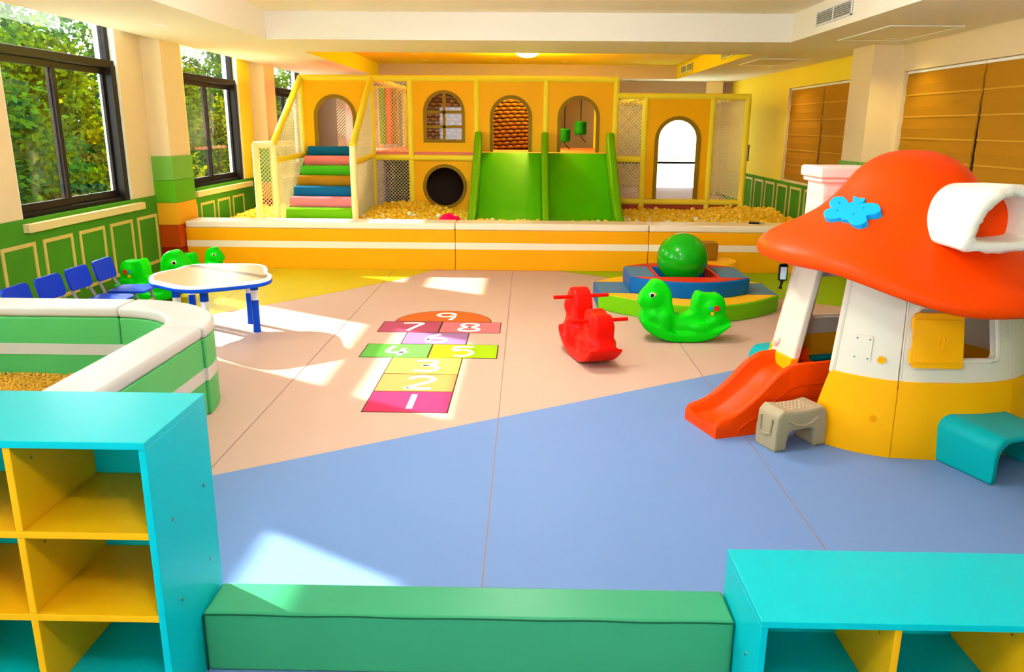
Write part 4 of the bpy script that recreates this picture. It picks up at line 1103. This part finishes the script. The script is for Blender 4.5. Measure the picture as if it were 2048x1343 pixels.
# butterfly badge on the cap
BF = [(3.4,-28.8),(6.2,-30.5),(14.4,-25.7),(26.7,-25.3),(28.7,-23.3),(27.3,-18.5),(15,-14),(26,-15.1),(41,-15.4),(52.6,-13),(57.4,-6.8),(57.4,1.4),(47.8,6.8),(29.4,9.6),(31.4,16.4),(29.4,22.6),(20.5,28.1),(8.9,29.5),(0,26.7),(-8.2,17.8),(-17.8,19.2),(-21.2,13.7),(-32.1,16.4),(-46.5,16.8),(-56,11.6),(-57.4,4.8),(-52.6,-2.1),(-40.3,-6.2),(-45.1,-11),(-46.5,-17.1),(-41.7,-24),(-34.2,-28.8),(-23.9,-29.8),(-14.4,-28.1),(-8.9,-22.6),(-4.8,-15.8),(3.4,-17.8)]
c0 = roof_hit(1705, 428); cx_ = roof_hit(1720, 428); cy_ = roof_hit(1705, 440)
ux = (cx_-c0)/15; uy = (cy_-c0)/12; nn = ux.cross(uy).normalized()
if nn.dot(Vector((0, 0, 1.6))-c0) < 0: nn = -nn
bf = MB().plate(BF, [], -.02, .026, lambda u, v, w: tuple(c0+ux*u+uy*v+nn*w)).build('butterfly_badge', BFLY, ph, bevel=.006)
for u, v in ((-24, -15), (-28, 1), (25, -4), (5, 8)):
    p = c0+ux*u+uy*v; MB().tube([p+nn*.024, p+nn*.029], .0045, 8).build('rivet', mat('deep_sky_blue', (0, 120, 200), .4), bf)
# dormer
dm = MB(); ax = Vector((.14, -.99, 0)).normalized(); sd = Vector((.99, .14, 0)).normalized(); dc = Vector((2.165, 3.585, 1.095))
def dprof(n, w, h, x0=0, z0=0):
    base = [(-.5, 0), (-.52, .18), (-.47, .42), (-.34, .72), (-.15, .93), (.06, 1.0), (.27, .93), (.43, .7), (.5, .4), (.5, .12), (.44, 0), (.1, -.05), (-.25, -.05)]
    return [(x0+p.x*w, z0+p.y*h) for p in catmull([(a, b, 0) for a, b in base], 4, True)]
outer = dprof(4, .385, .29, 0, -.015); inner = dprof(4, .275, .195, .008, .03)
n = len(outer); vs = []; fs = []
rings = [(outer, -.42, .86, 0), (outer, -.2, .97, .0), (outer, -.06, 1.0, .003), (outer, -.015, .99, .008), (outer, .008, .94, .008), (inner, .012, 1.06, .006), (inner, -.01, 1.0, .003), (inner, -.42, 1.0, 0)]
for lp, d_, s_, nz in rings:
    for i, (a, b) in enumerate(lp):
        p = dc+sd*(a*s_)+ax*d_+Vector((0, 0, .13+(b-.13)*s_))
        if nz: p += Vector((noise.noise(Vector((i*1.3, d_*90, 1))), noise.noise(Vector((i*1.7, d_*90, 5))), noise.noise(Vector((i*1.1, d_*90, 9)))))*nz*2.2
        vs.append(p)
for r_ in range(len(rings)-1):
    for i in range(n): fs.append((r_*n+i, r_*n+(i+1) % n, (r_+1)*n+(i+1) % n, (r_+1)*n+i))
dm.add(vs, fs).build('dormer_window', mat('cream_rotomould', (252, 236, 216), .5, .35, bump=.3, bscale=45), ph, smooth=True)
bk = [(dc+sd*a+ax*(-.17)+Vector((0, 0, b))) for a, b in inner]
MB().add(bk, [tuple(range(n))]).build('dormer_back', ROOF, ph)
# chimney
ch = MB(); cc = (1.88, 4.84)
def ring_box(w, z0, z1): return (cc[0]-w/2, cc[0]+w/2, cc[1]-w/2, cc[1]+w/2, z0, z1)
o = MB().box(*ring_box(.27, .95, 1.32)).build('chimney', PINKW, ph, bevel=.012)
MB().box(*ring_box(.315, 1.30, 1.325)).build('chimney_cap', PINKW, o, bevel=.008)
MB().box(*ring_box(.345, 1.325, 1.392)).build('chimney_cap', PINKW, o, bevel=.016, seg=3)
for zb_ in (1.13, 1.22):
    for k in range(2):
        x = cc[0]-.135+.02+k*.125
        MB().box(x, x+.1, cc[1]-.139, cc[1]-.13, zb_, zb_+.06).build('chimney_brick', PINKW, o, bevel=.003)
        y_ = cc[1]-.135+.02+k*.125
        MB().box(cc[0]-.139, cc[0]-.13, y_, y_+.1, zb_, zb_+.06).build('chimney_brick', PINKW, o, bevel=.003)
# hanging gadget
t = thing('hanging_gadget', 'small black device with pale screen hanging under the mushroom cap', 'gadget', (1.44, 4.40, .76))
q = Vector((1.445, 4.36, .83))
MB().prism(rrect(q.x-.024, q.x+.024, .78, .875, .01), 'y', q.y-.01, q.y+.01).build('case', BLACK, t, bevel=.003)
MB().prism(rrect(q.x-.017, q.x+.017, .79, .86, .004), 'y', q.y-.013, q.y-.009).build('screen', SCREEN, t)
MB().tube([(q.x+.01, q.y, .875), (q.x+.03, q.y+.02, .91), (q.x+.035, q.y+.03, .95)], .008, 8).build('strap', BLACK, t, smooth='auto')
MB().tube([(q.x, q.y, .78), (q.x-.004, q.y, .755), (q.x-.008, q.y, .735)], [.010, .006, .012], 8).build('strap_end', BLACK, t, smooth='auto')

# ---- toddler slide at the playhouse door
E0 = Vector((.975, 4.072, 0)); su = Vector((.945, .327, 0)).normalized(); sw = Vector((.327, -.945, 0)).normalized()
ts = thing('toddler_slide', 'orange plastic toddler slide leading out of the mushroom house door', 'slide', (1.2, 4.15, 0))
def lerp(tab, x):
    for i in range(len(tab)-1):
        if tab[i][0] <= x <= tab[i+1][0]:
            f_ = (x-tab[i][0])/(tab[i+1][0]-tab[i][0]); f_ = f_*f_*(3-2*f_) if False else f_
            return tab[i][1]+f_*(tab[i+1][1]-tab[i][1])
    return tab[-1][1] if x > tab[-1][0] else tab[0][1]
lip = catmull([(0,.075,0),(.015,.098,0),(.06,.108,0),(.14,.14,0),(.25,.22,0),(.34,.305,0),(.42,.355,0),(.5,.372,0),(.76,.372,0)], 6)
lipT = sorted((p.x, p.y) for p in lip)
bedp = catmull([(0,.04,0),(.03,.052,0),(.12,.065,0),(.2,.105,0),(.3,.18,0),(.38,.25,0),(.46,.295,0),(.54,.305,0),(.76,.305,0)], 6)
bedT = sorted((p.x, p.y) for p in bedp)
hw = .16; NS = 48; vs = []; fs = []
for i in range(NS+1):
    s_ = .76*i/NS; zl, zb_ = lerp(lipT, s_), lerp(bedT, s_)
    if s_ < .03: zb_ = zb_+(zl-zb_)*(1-s_/.03)*.7
    cs = [(-hw, 0), (-hw, zl*.5), (-hw, zl-.012), (-hw+.008, zl-.002), (-hw+.03, zl), (-hw+.045, zl-.01), (-hw+.055, zb_+.03), (-hw+.07, zb_+.006), (-hw+.1, zb_), (0, zb_-.004)]
    cs = cs+[(-a, b) for a, b in cs[:-1][::-1]]
    for a, b in cs: vs.append(E0+su*s_+sw*a+Vector((0, 0, b)))
nc = len(cs)
for i in range(NS):
    for k in range(nc-1): fs.append((i*nc+k, i*nc+k+1, (i+1)*nc+k+1, (i+1)*nc+k))
    fs.append((i*nc+nc-1, i*nc, (i+1)*nc, (i+1)*nc+nc-1))
fs.append(tuple(range(nc))); fs.append(tuple(range(NS*nc, (NS+1)*nc))[::-1])
MB().add(vs, fs).build('slide_bed', ROOF, ts, smooth='auto')
sp = [(.14, .0), (.14, .035), (.17, .06), (.27, .115), (.36, .185), (.44, .235), (.52, .25), (.74, .255)]
for s2 in (-1, 1):
    MB().tube([tuple(E0+su*a+sw*(hw*s2)+Vector((0, 0, b))) for a, b in [(p.x, p.y) for p in catmull([(a, b, 0) for a, b in sp], 4)]], .0045, 6).build('mould_seam', mat('deep_orange', (225, 56, 0), .45), ts, smooth='auto')

# ---- step stool
mb = MB(); L, Wd, Hh = .33, .165, .215
prof = [(-L/2, .0), (-L/2+.002, .1), (-L/2+.01, .19), (-L/2+.04, .222), (-.06, .212), (.06, .212), (L/2-.04, .222), (L/2-.01, .19), (L/2-.002, .1), (L/2, 0), (L/2-.075, 0), (L/2-.085, .09), (L/2-.1, .105), (-L/2+.1, .105), (-L/2+.085, .09), (-L/2+.075, 0)]
mb.prism(prof, 'y', -Wd/2, Wd/2)
mb2 = blob(mb, .0085, 5)
so = Vector((1.41, 3.885, 0)); ang = math.atan2(.115, .295)
st = thing('step_stool', 'taupe plastic step stool with dimpled top beside the orange slide', 'stool', tuple(so), ang, local=True)
mb2.build('body', STONE, st, smooth=True)
dm = MB()
for i in range(7):
    for j in range(4): dm.ball((-.07+i*.0235, -.045+j*.03, .212), (.007, .007, .006), 8, 6)
dm.build('grip_dots', mat('light_taupe', (206, 180, 140), .45), st, smooth=True)
for s_ in (-1, 1):
    MB().tube([(-.09, s_*.083, .165), (-.05, s_*.084, .14), (0, s_*.085, .13), (.05, s_*.084, .14), (.09, s_*.083, .165)], .008, 8).build('side_rib', STONE, st, smooth='auto')
for s_ in (-1, 1):
    MB().tube([(s_*.166, -.045, .17), (s_*.167, -.04, .09), (s_*.167, .0, .075), (s_*.167, .04, .09), (s_*.166, .045, .17)], .006, 8).build('end_rib', STONE, st, smooth='auto')

# ================================================================= OUTSIDE
struct(MB().box(-40, 40, -30, 50, -.5, -.3).build('lawn', LAWN, base=(0,0,-.5)))
struct(MB().box(-6.6, -4.36, -30, 45, -.32, -.22).build('bounce_terrace', mat('pale_bounce_paving', (216, 208, 194), .8, .2, var=.08), base=(-5.5,8,-.32)))  # pale ground strip added to bounce daylight up to the ceiling
def crown_mesh(i, h, rx, n):
    rnd = random.Random(40+i); mb = MB(); lumps = []
    for _ in range(22):
        a = rnd.uniform(0, 2*PI); rr = rx*math.sqrt(rnd.random())*.75; z = rnd.uniform(.25, h-.45)
        lumps.append((rr*math.cos(a), rr*math.sin(a), z, rnd.uniform(.35, .62)))
    vs, fs = [], []
    for _ in range(n):
        L = rnd.choice(lumps); d = Vector((rnd.gauss(0, 1), rnd.gauss(0, 1), rnd.gauss(0, 1))).normalized(); r_ = L[3]*rnd.uniform(.55, 1.05)
        p = Vector(L[:3])+d*r_
        if p.z > h or p.z < 0: continue
        e = Vector((rnd.gauss(0, 1), rnd.gauss(0, 1), rnd.gauss(0, .7))).normalized(); u = e.cross(d+Vector((.1, .2, .3))).normalized(); s_ = rnd.uniform(.045, .085)
        o_ = len(vs); q = p+e*s_*1.9; mid = p+e*s_*.9
        vs += [p, mid+u*s_*.6, q, mid-u*s_*.6]; fs += [(o_, o_+1, o_+2, o_+3)]
    mb.add(vs, fs); return mb
CR = []
TRL = ['leafy tree outside the nearest window', 'yellow green tree outside behind the window mullion', 'bluish green tree outside the second window']
TP_ = [(-7.9, 7.0, 0), (-8.6, 9.2, 1), (-7.8, 11.4, 2), (-8.5, 13.6, 0), (-7.9, 15.9, 1), (-8.6, 18.2, 2), (-9.3, 20.6, 0), (-8.4, 22.8, 1), (-9.8, 25.4, 2), (-8.8, 27.6, 0), (-11.6, 11.5, 2), (-11.9, 14.6, 0), (-11.5, 17.9, 1), (-12.0, 21.2, 2), (-11.7, 24.6, 0), (-12.2, 28.2, 1), (-7.9, 31.5, 2), (-12.6, 32.0, 2), (-12.2, 36.0, 0), (-13.0, 40.0, 1), (-12.4, 44.5, 2)]
WHERE = ['just outside the nearest window, low at its left edge', 'outside the nearest window behind its middle', 'outside the nearest window towards the right pane', 'seen through the right pane of the nearest window',
         'outside between the nearest and second window', 'outside at the left of the second window', 'outside the second window behind its mullion', 'outside at the right pane of the second window', 'far outside the second window', 'outside beyond the third window',
         'in the back row outside at the left of the nearest window', 'in the back row outside behind the nearest window mullion', 'in the back row outside at the right of the nearest window', 'in the back row outside left of the second window', 'in the back row outside right of the second window', 'in the back row outside seen past the banded pillar', 'outside seen past the stair rail', 'far outside seen at the top of the second window', 'far outside behind the stair rail window', 'farthest but one outside the stair window', 'farthest outside the stair window']
proto = {}
for i, (x, y, k) in enumerate(TP_):
    h = [3.75, 3.6, 3.9][k]
    if k not in proto:
        t = thing('garden_tree', '', 'tree', (0, 0, -.3), group='trees outside the left windows', local=True)
        crown_mesh(k, h, 1.35, 7000).build('crown', LEAF[k], t, kind='stuff')
        MB().tube([(0, 0, 0), (.05, .02, .9), (-.04, .05, 1.8), (.02, 0, 2.9)], [.12, .10, .08, .04], 9).build('trunk', BARK, t, smooth='auto')
        proto[k] = t
    else: t = copy_tree(proto[k])
    t.location = (x, y, -.3); t.rotation_euler = (0, 0, i*1.9)
    sc_ = 1 if x > -11 else 1.35
    t.scale = (sc_*1.0, sc_*1.0, sc_*(1+.05*math.sin(i*2.3)))
    t['label'] = ['dark green', 'yellow green', 'bluish green'][k]+' leafy tree '+WHERE[i]
